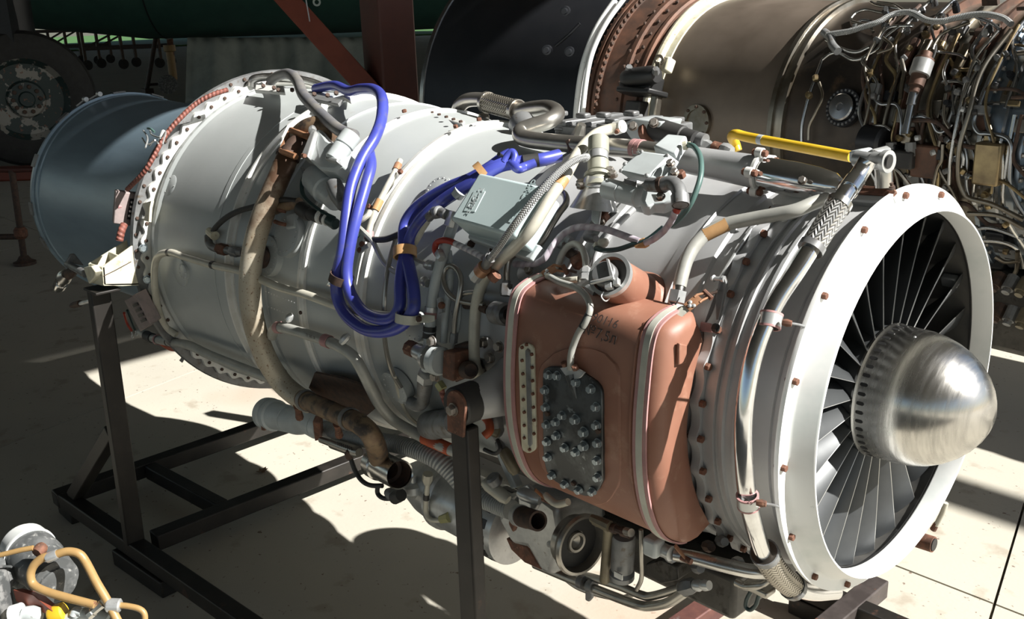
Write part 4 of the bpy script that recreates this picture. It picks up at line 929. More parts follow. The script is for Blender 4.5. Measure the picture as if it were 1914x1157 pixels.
# ------------------------------------------------------------------ front top: air duct, controls, units
o_, tp, tpr = pipe('bleed_duct', [(856, 206, 'y', .10), (861, 196, 'y', .10), (876, 187, 'y', .10), (905, 187, 'y', .10), (940, 199, 'y', .09), (968, 207, 'y', .08), (998, 203, 'y', .07), (1026, 202, 'y', .05), (1041, 212, 'y', .02), (1028, 225, 'y', -.02), (998, 235, 'y', -.05), (977, 243, 'y', -.07), (973, 253, 'y', -.085), (990, 261, 'y', -.09), (1063, 269, 'y', -.09), (1125, 274, 'y', -.09), (1200, 280, 'y', -.09), (1285, 296, 'y', -.10)], 15, 'titan', E, 20, 6, label='dull steel bleed duct bent over the top')
o_, bsp, bsr = pipe('braid_sleeve', [(908, 191, 'y', .10), (938, 199, 'y', .09), (968, 207, 'y', .08)], 19, 'braidwarm', E, 20, 4)
for t_ in (.0, 1.0): band('sleeve_band', bsp, t_, .022, bsr * 1.1, 'titan', E)
for a, b in (((1184, 277), (1192, 278)), ((1194, 278), (1202, 279))): turned('pink_clamp', (*a, 'y', -.09), (*b, 'y', -.09), [(0, 18), (1, 18)], 'pinkrubber', E, 18)
turned('duct_clip', (1063, 262, 'y', -.10), (1070, 281, 'y', -.10), [(0, 8), (1, 8)], 'rustdark', E, 8)
turned('elbow_collar', (852, 208, 'y', .10), (862, 216, 'y', .10), [(0, 13), (1, 15)], 'black', E, 14)
turned('branch_stub', (905, 215, 'y', .10), (900, 240, 'y', .10), [(0, 10), (1, 14)], 'titan', E, 14)
# dark ribbed accessory behind the duct
ak = cuboid('accessory_cover', V((-.76, .19, .365)), .24, .20, .05, 'aludark', E, label='dark ribbed accessory cover')
for i in range(4): cuboid('rib', V((-.85 + .06 * i, .18, .395)), .03, .20, .012, 'aludark', ak, bevel=.003)
for x, y in ((1048, 208), (1090, 212), (1128, 211), (1180, 208), (1060, 228), (1145, 222), (1180, 225), (1050, 236), (1195, 232)):
    cuboid('lug', (x, y + 4, 'y', .10), .03, .022, .012, 'aludark', ak, bevel=.004)
cuboid('accessory_base', V((-.72, .1, .345)), .30, .16, .05, 'rubber', E)
turned('strut_foot', (1088, 232, 'y', .02), (1080, 256, 'y', .02), [(0, 8), (1, 14)], 'titan', E, 8)
turned('lamp_cup', (985, 245, 'y', .0), (975, 232, 'y', .02), [(0, 20), (.4, 26), (1, 26)], 'aludark', E, 16)
# pale cast block, rust ring, dark cylinders to its right
slab('cast_block', [(1160, 232, 'y', .02), (1185, 222, 'y', .02), (1236, 228, 'y', .02), (1228, 252, 'y', .02), (1180, 262, 'y', .02)], .07, 'unitgrey', E, 'pale cast block')
bolts([(1183, 236, 'y', .0), (1222, 230, 'y', .0)], B_STEEL, E, 0, 1.6, V((.5, -.7, .4)).normalized())
turned('rust_ring', (1204, 252, 'y', .03), (1216, 246, 'y', .03), [(0, 12), (.2, 20), (.8, 20), (1, 14)], 'rust', E, 16)
turned('black_cylinder', (1222, 240, 'y', .04), (1300, 262, 'y', .04), [(0, 22), (.7, 20), (.72, 17), (1, 17)], 'rubber', E, 20)
turned('dark_cylinder', (1285, 255, 'y', .05), (1318, 264, 'y', .05), [(0, 14), (1, 14)], 'aludark', E, 16)
turned('cylinder_foot', (1308, 270, 'y', .05), (1336, 280, 'y', .05), [(0, 12), (.5, 14), (1, 8)], 'alu', E, 6); turned('ring_nut', (1334, 276, 'y', .05), (1348, 280, 'y', .05), [(0, 13), (1, 13)], 'rust', E, 12)
turned('end_fitting', (1350, 278, 'y', .05), (1368, 284, 'y', .05), [(0, 12), (.5, 14), (1, 10)], 'alu', E, 8)
cuboid('dome_top', (1218, 232, 'y', .05), .03, .03, .02, 'whitefl', E, bevel=.008)
# pressure transmitter with green caps
pv = turned('pressure_unit', (1119, 258, .452), (1117, 352, .405), [(0, 17), (.02, 20), (.30, 20), (.32, 18), (.44, 18), (.46, 20), (.68, 20), (.70, 16), (.74, 26), (.80, 26), (.82, 20), (.94, 22), (1, 24)], 'capgreen', E, 26, 'upright unit with olive green cap')
turned('unit_collar', (1118, 287, .4375), (1118, 300, .431), [(0, 19), (1, 19)], 'alu', pv, 24)
turned('unit_base', (1117, 330, .416), (1110, 392, .375), [(0, 22), (.2, 27), (.3, 27), (.34, 25), (1, 46)], 'alu', E, 24, 'flared cast base')
for x, y in ((1086, 345), (1140, 322), (1088, 350), (1145, 330)): bolts([(x, y, .415)], B_STEEL, E, 0, 1.6, V((.1, -.3, 1)).normalized())
slab('base_flange', [(1080, 350, .405), (1100, 338, .41), (1140, 345, .41), (1140, 365, .40), (1095, 368, .40)], .012, 'alu', E, bevel=.003)
slab('lifting_lug', [(1104, 412, .37), (1106, 384, .378), (1116, 377, .38), (1124, 384, .378), (1118, 425, .365)], .006, 'alu', E, bevel=.002)
turned('lug_hole', (1116, 388, .381), (1116, 388, .387), [(0, 5), (1, 5)], 'black', E, 12)
bolts([(1130, 395, .35), (1127, 414, .348)], B_STEEL, E, 0, 1.8); bolts([(1130, 408, .35)], B_RUST, E, 0, 2.0)
# two-part actuator can and grey control units
ac = turned('actuator_can', (1132, 352, .425), (1196, 368, .425), [(0, 15), (.04, 20), (.47, 20), (.48, 18.5), (.51, 18.5), (.52, 20), (.97, 20), (1, 16)], 'unitgrey', E, 24, 'short grey actuator can')
def unit(name, top, h, m, label):
    P = PP(*top); nrm = (P[1] - P[0]).cross(P[-1] - P[0]).normalized(); nrm = nrm if nrm.z > 0 else -nrm
    return ob(name, MB().prism(P, -nrm * h), m, E, label, 30, .004, 2), P, nrm
cu, cP, cn_ = unit('control_unit', [(1156, 321, .452), (1164, 307, .458), (1199, 281, .462), (1254, 289, .455), (1210, 331, .458)], .032, 'unitgrey', 'grey control unit with chamfered lid')
for p in cP: inst('rivet', RIVET, cu, p.lerp(sum(cP, V()) / 5, .12) + cn_ * .0005, frame(cn_), 1.6)
slab('unit_plate', [(1166, 333, .453), (1189, 339, .453), (1189, 350, .449), (1166, 344, .449)], .003, 'aludark', cu, bevel=.001)
slab('unit_arm', [(1208, 334, .455), (1226, 318, .455), (1254, 296, .45), (1256, 318, .44), (1250, 348, .44), (1262, 372, .435), (1240, 382, .435), (1222, 380, .435), (1212, 386, .44), (1200, 384, .44), (1196, 372, .445)], .03, 'unitgrey', E, 'cast arm below control unit', .004)
slab('arm_window', [(1216, 362, .452), (1232, 362, .452), (1238, 374, .45), (1222, 376, .45)], .004, 'whitefl', E, bevel=.002)
slab('unit_ear', [(1250, 300, .455), (1260, 296, .455), (1266, 318, .45), (1258, 330, .45)], .012, 'alu', E); bolts([(1254, 308, .456), (1262, 325, .45), (1236, 370, .452)], B_STEEL, E, .001, 1.3)
bolts([(1273, 331, .40)], B_RUST, E, 0, 1.6)
tu_, tP, tn_ = unit('terminal_unit', [(1220, 272, .445), (1247, 249, .448), (1284, 253, .442), (1262, 288, .442)], .022, 'unitgrey', 'small pale terminal unit')
turned('hose_gland', (1276, 273, .44), (1291, 270, .44), [(0, 8), (.5, 9), (.6, 6), (1, 6)], 'cream', E, 10)
pipe('green_hose', [(1284, 270, .44), (1298, 275, .445), (1309, 295, .445), (1310, 325, .44), (1302, 355, .43), (1288, 385, .415), (1270, 408, .395), (1252, 422, .385)], 5.5, 'greenhose', E, 12, 6, label='green rubber hose')
o_, ep, er = pipe('dark_elbow', [(1213, 345, .46), (1235, 346, .465), (1254, 342, .468), (1266, 350, .468), (1271, 366, .465), (1272, 384, .46)], 14, 'aludark', E, 18, 6, label='dark grey cable elbow')
band('elbow_ring', ep, .30, .008, er * 1.15, 'rustdark', E); band('elbow_ring', ep, .92, .018, er * 1.22, 'aludark', E)
turned('cable_collar', (1266, 389, .45), (1263, 397, .445), [(0, 8), (1, 7)], 'redhose', E, 12)
o_, wl, wr = pipe('wrapped_lead', [(1263, 394, .448), (1256, 410, .43), (1244, 428, .41), (1226, 444, .40), (1206, 455, .395)], 6.5, 'wrap', E, 12, 6)
pipe('wrapped_lead', [(1196, 452, .395), (1165, 440, .398), (1130, 428, .40), (1098, 424, .40), (1072, 427, .40), (1050, 440, .402), (1032, 462, .405), (1018, 482, .405), (1002, 492, .40), (985, 494, .395), (962, 494, .39)], 6.5, 'wrap', E, 12, 6, label='lilac tape-wrapped lead above tank')
slab('tan_clip', [(1180, 452, .40), (1194, 447, .40), (1204, 443, .40), (1213, 458, .395), (1204, 463, .395), (1186, 463, .395)], .006, 'tan', E, bevel=.002)
pipe('green_lead', [(1113, 464, .39), (1130, 468, .39), (1155, 466, .39), (1180, 458, .395), (1210, 448, .395), (1240, 425, .40)], 5, 'darkgreenhose', E, 10, 6)
# small pipe arch and junction above the tank
pipe('arch_pipe', [(1042, 512, .38), (1046, 488, .385), (1056, 466, .39), (1072, 456, .392), (1086, 463, .392), (1094, 482, .392), (1095, 505, .39)], 6.5, 'pipegrey', E, 12, 6)
turned('arch_nut', (1095, 500, .392), (1094, 525, .392), [(0, 8), (.2, 12), (.45, 12), (.5, 9), (.6, 13), (1, 13)], 'alu', E, 6)
pipe('junction_pipe', [(1022, 516, .405), (1040, 522, .405), (1058, 524, .405), (1080, 522, .40)], 6, 'pipecream', E, 10, 5)
slab('junction', [(1070, 522, .40), (1095, 517, .40), (1108, 528, .40), (1104, 545, .40), (1078, 548, .40)], .02, 'alu', E, bevel=.003)
turned('dark_plug', (1100, 540, .40), (1118, 552, .41), [(0, 10), (1, 12)], 'aludark', E, 10)
for (x0, y0, x1, y1, w, m) in ((1052, 448, 1068, 452, 10, 'aludark'), (1076, 478, 1084, 496, 14, 'rust'), (1060, 470, 1078, 480, 10, 'rustdark'), (1096, 444, 1114, 446, 9, 'aludark'), (1040, 452, 1056, 458, 10, 'aludark')):
    turned('sensor', (x0, y0, .365), (x1, y1, .38), [(0, w * .8), (.2, w), (.8, w), (1, w * .7)], m, E, 12)
turned('pink_ringed_plug', (1112, 462, .385), (1136, 450, .385), [(0, 7), (.2, 9), (.3, 6), (.5, 10), (.8, 9), (1, 5)], 'pipecream', E, 12)
pipe('case_rib', [(1110, 500, .352), (1118, 470, .352), (1150, 425, .352), (1185, 390, .352)], 6, 'case', E, 10, 5)
# dome pad with stud left of tank top
turned('dome_pad', (990, 512, .36), (990, 505, .385), [(0, 24), (.6, 16), (1, 10)], 'case', E, 18); bolts([(990, 505, .388)], B_STEEL, E, 0, 1.5)
# grey pipe with tan tape down to the tank corner
o_, gq, gqr = pipe('scavenge_pipe', [(1545, 372, .372), (1520, 380, .382), (1488, 393, .385), (1450, 401, .385), (1400, 410, .385), (1355, 420, .386), (1322, 436, .387), (1298, 460, .388), (1284, 485, .388), (1276, 510, .386), (1270, 535, .384)], 13, 'pipegrey', E, 18, 8, label='pale grey curved pipe with tan tape')
band('tan_tape', gq, .62, .040, gqr * 1.03, 'tan', E)
turned('pipe_nut', (1271, 530, .384), (1268, 545, .383), [(0, 11), (.3, 12), (1, 12)], 'steel', E, 16); turned('pipe_nut', (1268, 543, .383), (1263, 567, .38), [(0, 17), (.9, 17), (1, 13)], 'alu', E, 6)
turned('pipe_nut', (1262, 566, .38), (1256, 590, .372), [(0, 13), (.4, 16), (1, 15)], 'alu', E, 6); turned('nut_base', (1256, 588, .372), (1252, 600, .368), [(0, 18), (1, 20)], 'rust', E, 14)
pipe('lock_wire', [(1270, 556, .40), (1262, 570, .40), (1252, 580, .395)], 1.2, 'black', E, 6, 4)
pipe('white_rod', [(1404, 428, .350), (1372, 476, .352), (1345, 520, .35)], 3.2, 'alu', E, 8, 3)
slab('strap_anchor', [(1345, 517, .36), (1352, 515, .375), (1357, 530, .37), (1350, 560, .355), (1342, 600, .345), (1338, 600, .345), (1338, 560, .36)], .006, 'aludark', E, bevel=.001)
turned('anchor_pin', (1330, 520, .37), (1354, 522, .372), [(0, 4), (.2, 7), (.25, 4), (.8, 4), (.85, 7), (1, 6)], 'alu', E, 10)
# big front air duct: grey cylinder, lobed clamp, polished breeches pipe
gd = turned('air_duct', (1272, 296, 'y', -.10), (1418, 322, 'y', -.10), [(0, 20), (.02, 26), (.9, 30), (.92, 31), (.97, 31), (1, 31)], 'case', E, 32, 'grey air duct cylinder')
cl = turned('lobed_clamp', (1419, 322, 'y', -.10), (1426, 323, 'y', -.10), [(0, 30), (.1, 36), (.9, 36), (1, 30)], 'whitefl', E, 32)
cA = pt((1422, 322, 'y', -.10)); cax = (pt((1426, 323, 'y', -.10)) - pt((1419, 322, 'y', -.10))).normalized(); cM = frame(cax)
for k in range(5):
    a = 2 * PI * k / 5 + .5; q = cA + cM @ V((.034 * math.cos(a), .034 * math.sin(a), 0)); ob('clamp_lobe', MB().lathe([(-.006, .009), (.006, .009)], q, cax, 14, True, True), 'whitefl', cl); inst('bolt', B_RUST, cl, q + cax * .006, frame(cax), 1.1); inst('nut', B_RUST, cl, q - cax * .006, frame(-cax), 1.1)
turned('breeches_pipe', (1428, 324, 'y', -.10), (1572, 352, 'y', -.10), [(0, 31), (.1, 32), (.4, 33), (.7, 31), (.9, 26), (1, 16)], 'chrome', E, 32, 'polished breeches pipe')
bolts([(1500, 338, 'y', -.14)], B_STEEL, E, 0, 1.2, V((.2, -.8, .6)).normalized())
o_, ch, chr_ = pipe('polished_pipe', [(1622, 300, 'y', -.10), (1614, 314, 'y', -.105), (1600, 335, 'y', -.125), (1578, 366, .40), (1562, 392, .398), (1540, 425, .395), (1517, 462, .393), (1488, 508, .393), (1455, 558, .394), (1428, 612, .395), (1408, 672, .395), (1395, 740, .395), (1390, 800, .395), (1391, 860, .394), (1396, 920, .39), (1410, 985, 'x', -.028), (1430, 1040, 'x', -.036), (1452, 1072, 'x', -.04), (1485, 1098, 'x', -.042), (1520, 1108, 'x', -.040), (1562, 1106, 'x', -.036)], 17, 'chrome', E, 24, 8, label='polished steel pipe around the fan case')
band('pipe_collar', ch, .055, .03, chr_ * 1.15, 'chrome', E)
o_, b2, b2r = pipe('braided_sleeve', [(1570, 378, .399), (1541, 425, .395), (1514, 468, .393)], 23, 'braid', E, 24, 6, label='braided steel flex sleeve, upper')
for t_ in (.02, .98): band('sleeve_collar', b2, t_, .018, b2r * 1.1, 'steel' if t_ < .5 else 'aludark', E)
o_, b3, b3r = pipe('braided_sleeve', [(1428, 1032, 'x', -.036), (1452, 1070, 'x', -.04), (1484, 1098, 'x', -.042)], 24, 'braidwarm', E, 24, 6, label='braided steel flex sleeve, lower')
for t_ in (.03, .97): band('sleeve_collar', b3, t_, .016, b3r * 1.12, 'aludark', E)
for (px, py, t_, lab) in ((1452, 599, 0, ''), (1404, 936, 0, '')):
    c = pt((px - 12 if py < 700 else px - 6, py, .394)); d_ = (pt((px - 8, py - 20, .394)) - pt((px - 16, py + 20, .394))) if py < 700 else (pt((1397, 916, .391)) - pt((1401, 956, .387)))
    ob('pipe_clamp', MB().lathe([(-.009, chr_ * 1.0), (-.009, chr_ * 1.2), (.009, chr_ * 1.2), (.009, chr_ * 1.0)], c, d_, 22), 'alu', E)
    for e in (-.010, .010): ob('clamp_lining', MB().lathe([(-.0015, chr_), (-.0015, chr_ * 1.22), (.0015, chr_ * 1.22), (.0015, chr_)], c + d_.normalized() * e, d_, 22), 'pinkrubber', E)
    turned('clamp_bolt', (px + 10, py + 3, .40), (px + 28, py + 6, .395), [(0, 6), (.5, 8), (1, 6)], 'rust', E, 8)
    pipe('clamp_stay', [(px + 24, py + 5, .395), (px + 42, py + 8, .37), (px + 56, py + 13, .345)], 2.5, 'aludark', E, 8, 3)
text('clamp_mark', 'У29', pt((1398, 938, .413)), V((.7, .1, -.25)), V((-.1, 0, 1)), .009, 'ink', E)
# front top fitting: cross tube end, stub and rusty mounting plate
ff = turned('cross_tube', (1600, 297, 'y', -.07), (1662, 302, 'y', -.08), [(0, 15), (.1, 16), (.5, 14), (.55, 17), (.85, 17), (.86, 21), (1, 21)], 'alu', E, 22, 'pale tube end fitting')
turned('tube_bore', (1660, 301.8, 'y', -.081), (1663.5, 302.3, 'y', -.081), [(0, 14), (1, 13)], 'black', ff, 20)
slab('hex_fitting', [(1586, 283, 'y', -.02), (1606, 280, 'y', -.02), (1616, 288, 'y', -.02), (1608, 306, 'y', -.02), (1586, 304, 'y', -.02)], .04, 'unitgrey', E)
slab('clevis', [(1610, 290, 'y', -.03), (1630, 278, 'y', -.03), (1640, 284, 'y', -.03), (1636, 298, 'y', -.03), (1618, 304, 'y', -.03)], .05, 'alu', E)
o_, sb_, sr_ = pipe('stub_pipe', [(1628, 296, 'y', -.06), (1645, 302, 'y', -.055), (1651, 318, 'y', -.055), (1652, 350, 'y', -.055)], 16, 'steel', E, 20, 6)
mp = slab('mount_plate', [(1590, 350, .352), (1600, 344, .36), (1672, 352, .36), (1676, 358, .357), (1668, 366, .352), (1588, 360, .348)], .006, 'rust', E, 'rusty mounting plate', .002)
slab('mount_pad', [(1588, 362, .345), (1672, 366, .352), (1640, 378, .342), (1560, 372, .338)], .018, 'case', E)
turned('stud', (1664, 352, .362), (1666, 341, .372), [(0, 9), (.3, 9), (.32, 7), (.5, 7), (.52, 4), (1, 4)], 'rustdark', E, 12)
slab('case_patch', [(1440, 372, .347), (1468, 352, .352), (1520, 358, .352), (1500, 395, .345), (1460, 412, .343)], .01, 'whitefl', E, bevel=.003)
# yellow rod
pipe('yellow_rod', [(1378, 282, 'y', .12), (1374, 268, 'y', .12), (1368, 256, 'y', .10), (1376, 251, 'y', .09), (1400, 257, 'y', .085), (1480, 272, 'y', .06), (1592, 293, 'y', .02)], 9.5, 'yellow', E, 14, 8, label='yellow painted rod')
band('grey_tape', smooth(PP((1400, 257, 'y', .085), (1480, 272, 'y', .06)), 4), .3, .012, .0096, 'unitgrey', E)
for (a0, a1) in ((92, 200),):
    hull('case_wire', [(-.262, .3415), (-.259, .345), (-.256, .3415)], 'case')

# ------------------------------------------------------------------ underside: outlets, starter, gearbox, pumps
o_, mf, mr = pipe('exhaust_manifold', [(566, 746, .482), (600, 760, .49), (640, 778, .495), (668, 790, .50), (690, 808, .50), (702, 832, .50), (708, 856, .50)], 19, 'manifold', E, 22, 8, label='burnt brown manifold pipe')
for t_ in (.05, .55): band('manifold_clamp', mf, t_, .014, mr * 1.16, 'aludark', E)
for a in ((556, 758, .50), (630, 792, .51)): turned('clamp_bolt', a, (a[0] + 4, a[1] + 22, a[2]), [(0, 8), (.4, 6), (1, 8)], 'rust', E, 8)
ou = turned('outlet_cup', (698, 864, 'y', -.38), (748, 888, 'y', -.40), [(0, 24), (.04, 29), (.26, 29.5), (.28, 27), (.98, 27.5), (1, 27), (.98, 25), (.1, 23), (.1, 0)], 'steel', E, 36, 'open steel outlet cup', cap=False)
turned('cup_inner', (745, 886.5, 'y', -.399), (715, 872, 'y', -.39), [(0, 25), (.5, 24), (.52, 17), (1, 16), (1, 0)], 'rustdark', ou, 28, cap=False)
slab('rust_shield', [(577, 725, .44), (588, 697, .44), (640, 708, .44), (682, 722, .43), (700, 765, .43), (670, 790, .44), (640, 770, .45), (600, 748, .45)], .006, 'rustdark', E, bevel=0)
gb = turned('bleed_outlet', (497, 772, 'y', -.30), (540, 783, 'y', -.30), [(0, 21), (.02, 30), (.18, 31), (.2, 27), (.26, 26), (.3, 30), (.42, 30), (.45, 26), (1, 25)], 'unitgrey', E, 30, 'grey bleed outlet with flange')
pipe('bleed_joint', [(530, 781, 'y', -.30), (556, 788, 'y', -.30), (575, 786, 'y', -.31), (596, 796, 'y', -.315)], 25, 'unitgrey', E, 22, 6)
turned('clamp_block', (493, 776, 'y', -.33), (494, 802, 'y', -.33), [(0, 7), (1, 6)], 'rust', E, 6)
turned('joint_ring', (594, 794, 'y', -.32), (608, 800, 'y', -.32), [(0, 20), (.1, 25), (.9, 25), (1, 20)], 'unitgrey', E, 26)
slab('clamp_block', [(584, 790, .50), (598, 792, .50), (600, 822, .50), (588, 825, .50)], .02, 'rust', E)
o_, cg, cgr = pipe('corrugated_hose', [(606, 801, 'y', -.32), (640, 812, 'y', -.33), (680, 822, 'y', -.34), (724, 827, 'y', -.35), (770, 838, 'y', -.36), (812, 856, 'y', -.36), (842, 880, 'y', -.35), (868, 908, 'y', -.34), (900, 930, 'y', -.33), (930, 943, 'y', -.33), (956, 953, 'y', -.335)], 17.5, 'corrug', E, 20, 8, label='ribbed grey hose along the underside')
# inline filter and its black hoses
fi = turned('inline_filter', (600, 822, 'y', -.36), (672, 846, 'y', -.38), [(0, 6), (.3, 7), (.32, 10), (.95, 11), (1, 8)], 'titan', E, 18, 'small slotted inline filter')
for i in range(8):
    turned('slot', (631 + 3.6 * i, 826 + 1.4 * i, 'y', -.392), (632 + 3.6 * i, 832 + 1.4 * i, 'y', -.392), [(0, 1.3), (1, 1.3)], 'black', fi, 6)
turned('filter_tee', (655, 842, 'y', -.385), (652, 856, 'y', -.385), [(0, 7), (.5, 10), (1, 6)], 'rustdark', E, 10)
pipe('thin_hose', [(655, 856, 'y', -.38), (664, 880, 'y', -.38), (676, 898, 'y', -.38), (692, 907, 'y', -.38), (715, 908, 'y', -.37)], 4.5, 'rubber', E, 10, 6)
pipe('thin_hose', [(706, 908, 'y', -.36), (706, 922, 'y', -.36), (716, 931, 'y', -.36), (735, 932, 'y', -.35)], 4.5, 'rubber', E, 10, 6)
turned('hose_plug', (724, 920, 'y', -.35), (748, 930, 'y', -.35), [(0, 8), (.3, 13), (.7, 15), (1, 10)], 'aludark', E, 12); turned('hose_plug', (738, 930, 'y', -.355), (750, 925, 'y', -.355), [(0, 13), (1, 12)], 'rubber', E, 14)
# starter-generator
sA = V((-1.08, -.24, -.44))
st = ob('starter_generator', MB().lathe([(0, .0), (0, .03), (.03, .048), (.09, .066), (.14, .072), (.15, .080), (.165, .080), (.17, .074), (.30, .074), (.31, .080), (.38, .080), (.38, .0)], sA, (1, 0, 0), 36), 'alu', E, 'round grey starter generator', 30)
for k in range(14):
    a = 2 * PI * k / 14; q = sA + V((.345, .0790 * math.cos(a), .0790 * math.sin(a))); ob('vent_slot', MB().box(q, .036, .020, .004, frame2((1, 0, 0), V((0, math.cos(a), math.sin(a))))), 'black', st)
turned('bulb_fitting', (770, 890, 'y', -.30), (776, 930, 'y', -.30), [(0, 9), (.3, 8), (.32, 12), (.45, 18), (.75, 19), (1, 8)], 'alu', E, 18); turned('gland', (800, 886, 'y', -.32), (798, 905, 'y', -.32), [(0, 10), (.6, 10), (1, 6)], 'pipecream', E, 10)
o_, gt, gtr = pipe('gland_lead', [(800, 895, 'y', -.32), (797, 930, 'y', -.32), (796, 955, 'y', -.32), (803, 970, 'y', -.32), (822, 972, 'y', -.31), (836, 966, 'y', -.30)], 5, 'pipecream', E, 10, 6)
band('black_tape', gt, .32, .014, gtr * 1.2, 'black', E); turned('lead_plug', (826, 970, 'y', -.31), (842, 966, 'y', -.31), [(0, 9), (1, 11)], 'goldgreen', E, 8)
# trunnion arm to the front post
TX = -.555; TP = pt((893, 748, 'x', TX)); TZ = TP.z
tr = ob('front_trunnion', MB().lathe([(0, .085), (.04, .066), (.10, .046), (.17, .034), (.175, .0)], V((TX, -.30, TZ)), (0, -1, 0), 28), 'case', E, 'grey conical front mount trunnion')
for k in range(5):
    a = 2 * PI * k / 5; inst('bolt', B_STEEL, tr, V((TX + .088 * math.cos(a), -.352, TZ + .088 * math.sin(a))), frame((0, -1, 0)), 1.7)
bolts([(934, 648, .38), (918, 668, .38), (905, 640, .375), (903, 690, .37)], B_STEEL, E, 0, 1.8)
turned('side_boss', (900, 650, .36), (906, 650, .375), [(0, 24), (1, 20)], 'alu', E, 18)
# casting with open outlet and round drive pad
slab('gearbox_casting', [(928, 968, 'y', -.30), (970, 916, 'y', -.31), (1000, 920, 'y', -.31), (1040, 950, 'y', -.31), (1046, 1000, 'y', -.31), (1030, 1078, 'y', -.30), (1010, 1070, 'y', -.30), (985, 1025, 'y', -.30), (955, 1018, 'y', -.30)], V((.02, .12, 0)), 'alu', E, 'silver grey gearbox casting', .012)
slab('casting_plate', [(967, 915, 'y', -.335), (985, 905, 'y', -.335), (1010, 938, 'y', -.335), (1000, 955, 'y', -.335), (970, 960, 'y', -.335)], .01, 'alu', E)
slab('rust_cover', [(945, 1006, 'y', -.285), (985, 1022, 'y', -.285), (1012, 1066, 'y', -.285), (980, 1052, 'y', -.285), (955, 1028, 'y', -.285)], V((0, .1, 0)), 'rust', E)
op_ = turned('open_outlet', (968, 963, 'y', -.36), (1006, 974, 'y', -.38), [(0, 18), (.05, 20), (.5, 20), (.52, 19), (1, 19), (1, 15), (.1, 15), (.1, 0)], 'rustdark', E, 26, 'rusty open outlet pipe', cap=False)
turned('outlet_ring', (969, 963, 'y', -.36), (976, 965, 'y', -.365), [(0, 21), (1, 21)], 'alu', op_, 24)
slab('rust_clamp', [(951, 958, 'y', -.375), (964, 962, 'y', -.375), (962, 985, 'y', -.375), (958, 996, 'y', -.375), (950, 980, 'y', -.375)], .012, 'rust', E)
dp = V((-.425, -.30, -.325))
dd = ob('drive_pad', MB().lathe([(-.025, .050), (-.01, .052), (0, .060), (.006, .0615), (.012, .0585), (.012, .0535), (.004, .052), (-.008, .050), (-.010, .022), (-.004, .020), (-.004, .015), (-.012, .0135), (-.018, .0)], pt((1082, 1016, 'y', -.32)), (1, -.12, .05), 44), 'titan', E, 'round stepped drive pad with centre hole', 25)
ob('pad_bore', MB().lathe([(-.0075, .0515), (-.0085, .0225)], pt((1082, 1016, 'y', -.32)), (1, -.12, .05), 36), 'rubber', dd)
turned('pad_bolt', (1028, 1017, 'y', -.33), (1034, 1019, 'y', -.345), [(0, 7), (1, 5)], 'alu', E, 10)
ob('gearbox_body', MB().box((-.36, -.10, -.385), .40, .22, .09), 'gearbox', E, 'dark accessory gearbox', bevel=.01)
for i, (x, y) in enumerate(((1225, 1020), (1250, 1040), (1320, 1020), (1345, 1010), (1375, 1050), (1340, 1050), (1300, 1060))):
    turned('gearbox_plug', (x, y, 'y', -.25), (x + 10, y + 3, 'y', -.28), [(0, 10), (.5, 12), (1, 8)], ('aludark', 'alu', 'rustdark')[i % 3], E, 8)
pipe('fuel_pipe', [(1112, 972, 'y', -.34), (1135, 985, 'y', -.34), (1136, 1010, 'y', -.33), (1130, 1085, 'y', -.30)], 10, 'oldbrass', E, 12, 5)
turned('pipe_union', (1106, 968, 'y', -.345), (1140, 984, 'y', -.345), [(0, 8), (.4, 10), (1, 11)], 'oldbrass', E, 8)
turned('union_row', (1140, 985, 'y', -.34), (1178, 998, 'y', -.34), [(0, 9), (.3, 10), (.32, 7), (.6, 7), (.62, 10), (1, 9)], 'rustdark', E, 10); turned('tube_end', (1170, 993, 'y', -.35), (1180, 996, 'y', -.355), [(0, 8), (1, 8)], 'titan', E, 12)
turned('fuel_filter', (1166, 1000, 'y', -.32), (1162, 1082, 'y', -.31), [(0, 20), (.05, 22), (.75, 22), (.78, 17), (.85, 24), (.95, 24), (1, 12)], 'aludark', E, 24, 'upright grey fuel filter bowl')
cuboid('white_tag', (1156, 1076, 'y', -.34), .02, .003, .012, 'whitefl', E, bevel=.001)
pipe('drain_tube', [(1198, 990, 'y', -.33), (1199, 1040, 'y', -.33), (1199, 1080, 'y', -.32), (1190, 1102, 'y', -.31)], 4.5, 'titan', E, 10, 6)
turned('pump_head', (1210, 1015, 'y', -.33), (1255, 1035, 'y', -.33), [(0, 14), (.1, 18), (.5, 18), (.55, 14), (.8, 13), (1, 15)], 'alu', E, 16); cuboid('pump_lug', (1222, 1020, 'y', -.34), .03, .03, .035, 'unitgrey', E, bevel=.006)
slab('dark_casting', [(1205, 1055, 'y', -.26), (1235, 1045, 'y', -.26), (1265, 1060, 'y', -.26), (1268, 1085, 'y', -.26), (1235, 1092, 'y', -.26), (1210, 1075, 'y', -.26)], V((0, .1, 0)), 'gearbox', E)
o_, lo_, lor = pipe('fuel_tube', [(1262, 1036, 'y', -.32), (1300, 1043, 'y', -.31), (1350, 1056, 'y', -.30), (1400, 1067, 'y', -.28), (1432, 1070, 'y', -.26)], 13.5, 'steel', E, 16, 6, label='polished tube under the fan case')
pipe('lower_line', [(1030, 1062, 'y', -.24), (1062, 1073, 'y', -.24), (1100, 1078, 'y', -.25), (1156, 1095, 'y', -.26), (1198, 1112, 'y', -.27), (1220, 1114, 'y', -.27), (1275, 1098, 'y', -.27)], 8, 'titan', E, 12, 6)
pipe('lower_line', [(1000, 1055, 'y', -.24), (1060, 1080, 'y', -.25), (1100, 1096, 'y', -.26), (1156, 1118, 'y', -.27), (1194, 1131, 'y', -.28), (1216, 1133, 'y', -.28), (1250, 1126, 'y', -.28), (1280, 1107, 'y', -.28)], 9, 'titan', E, 12, 6)
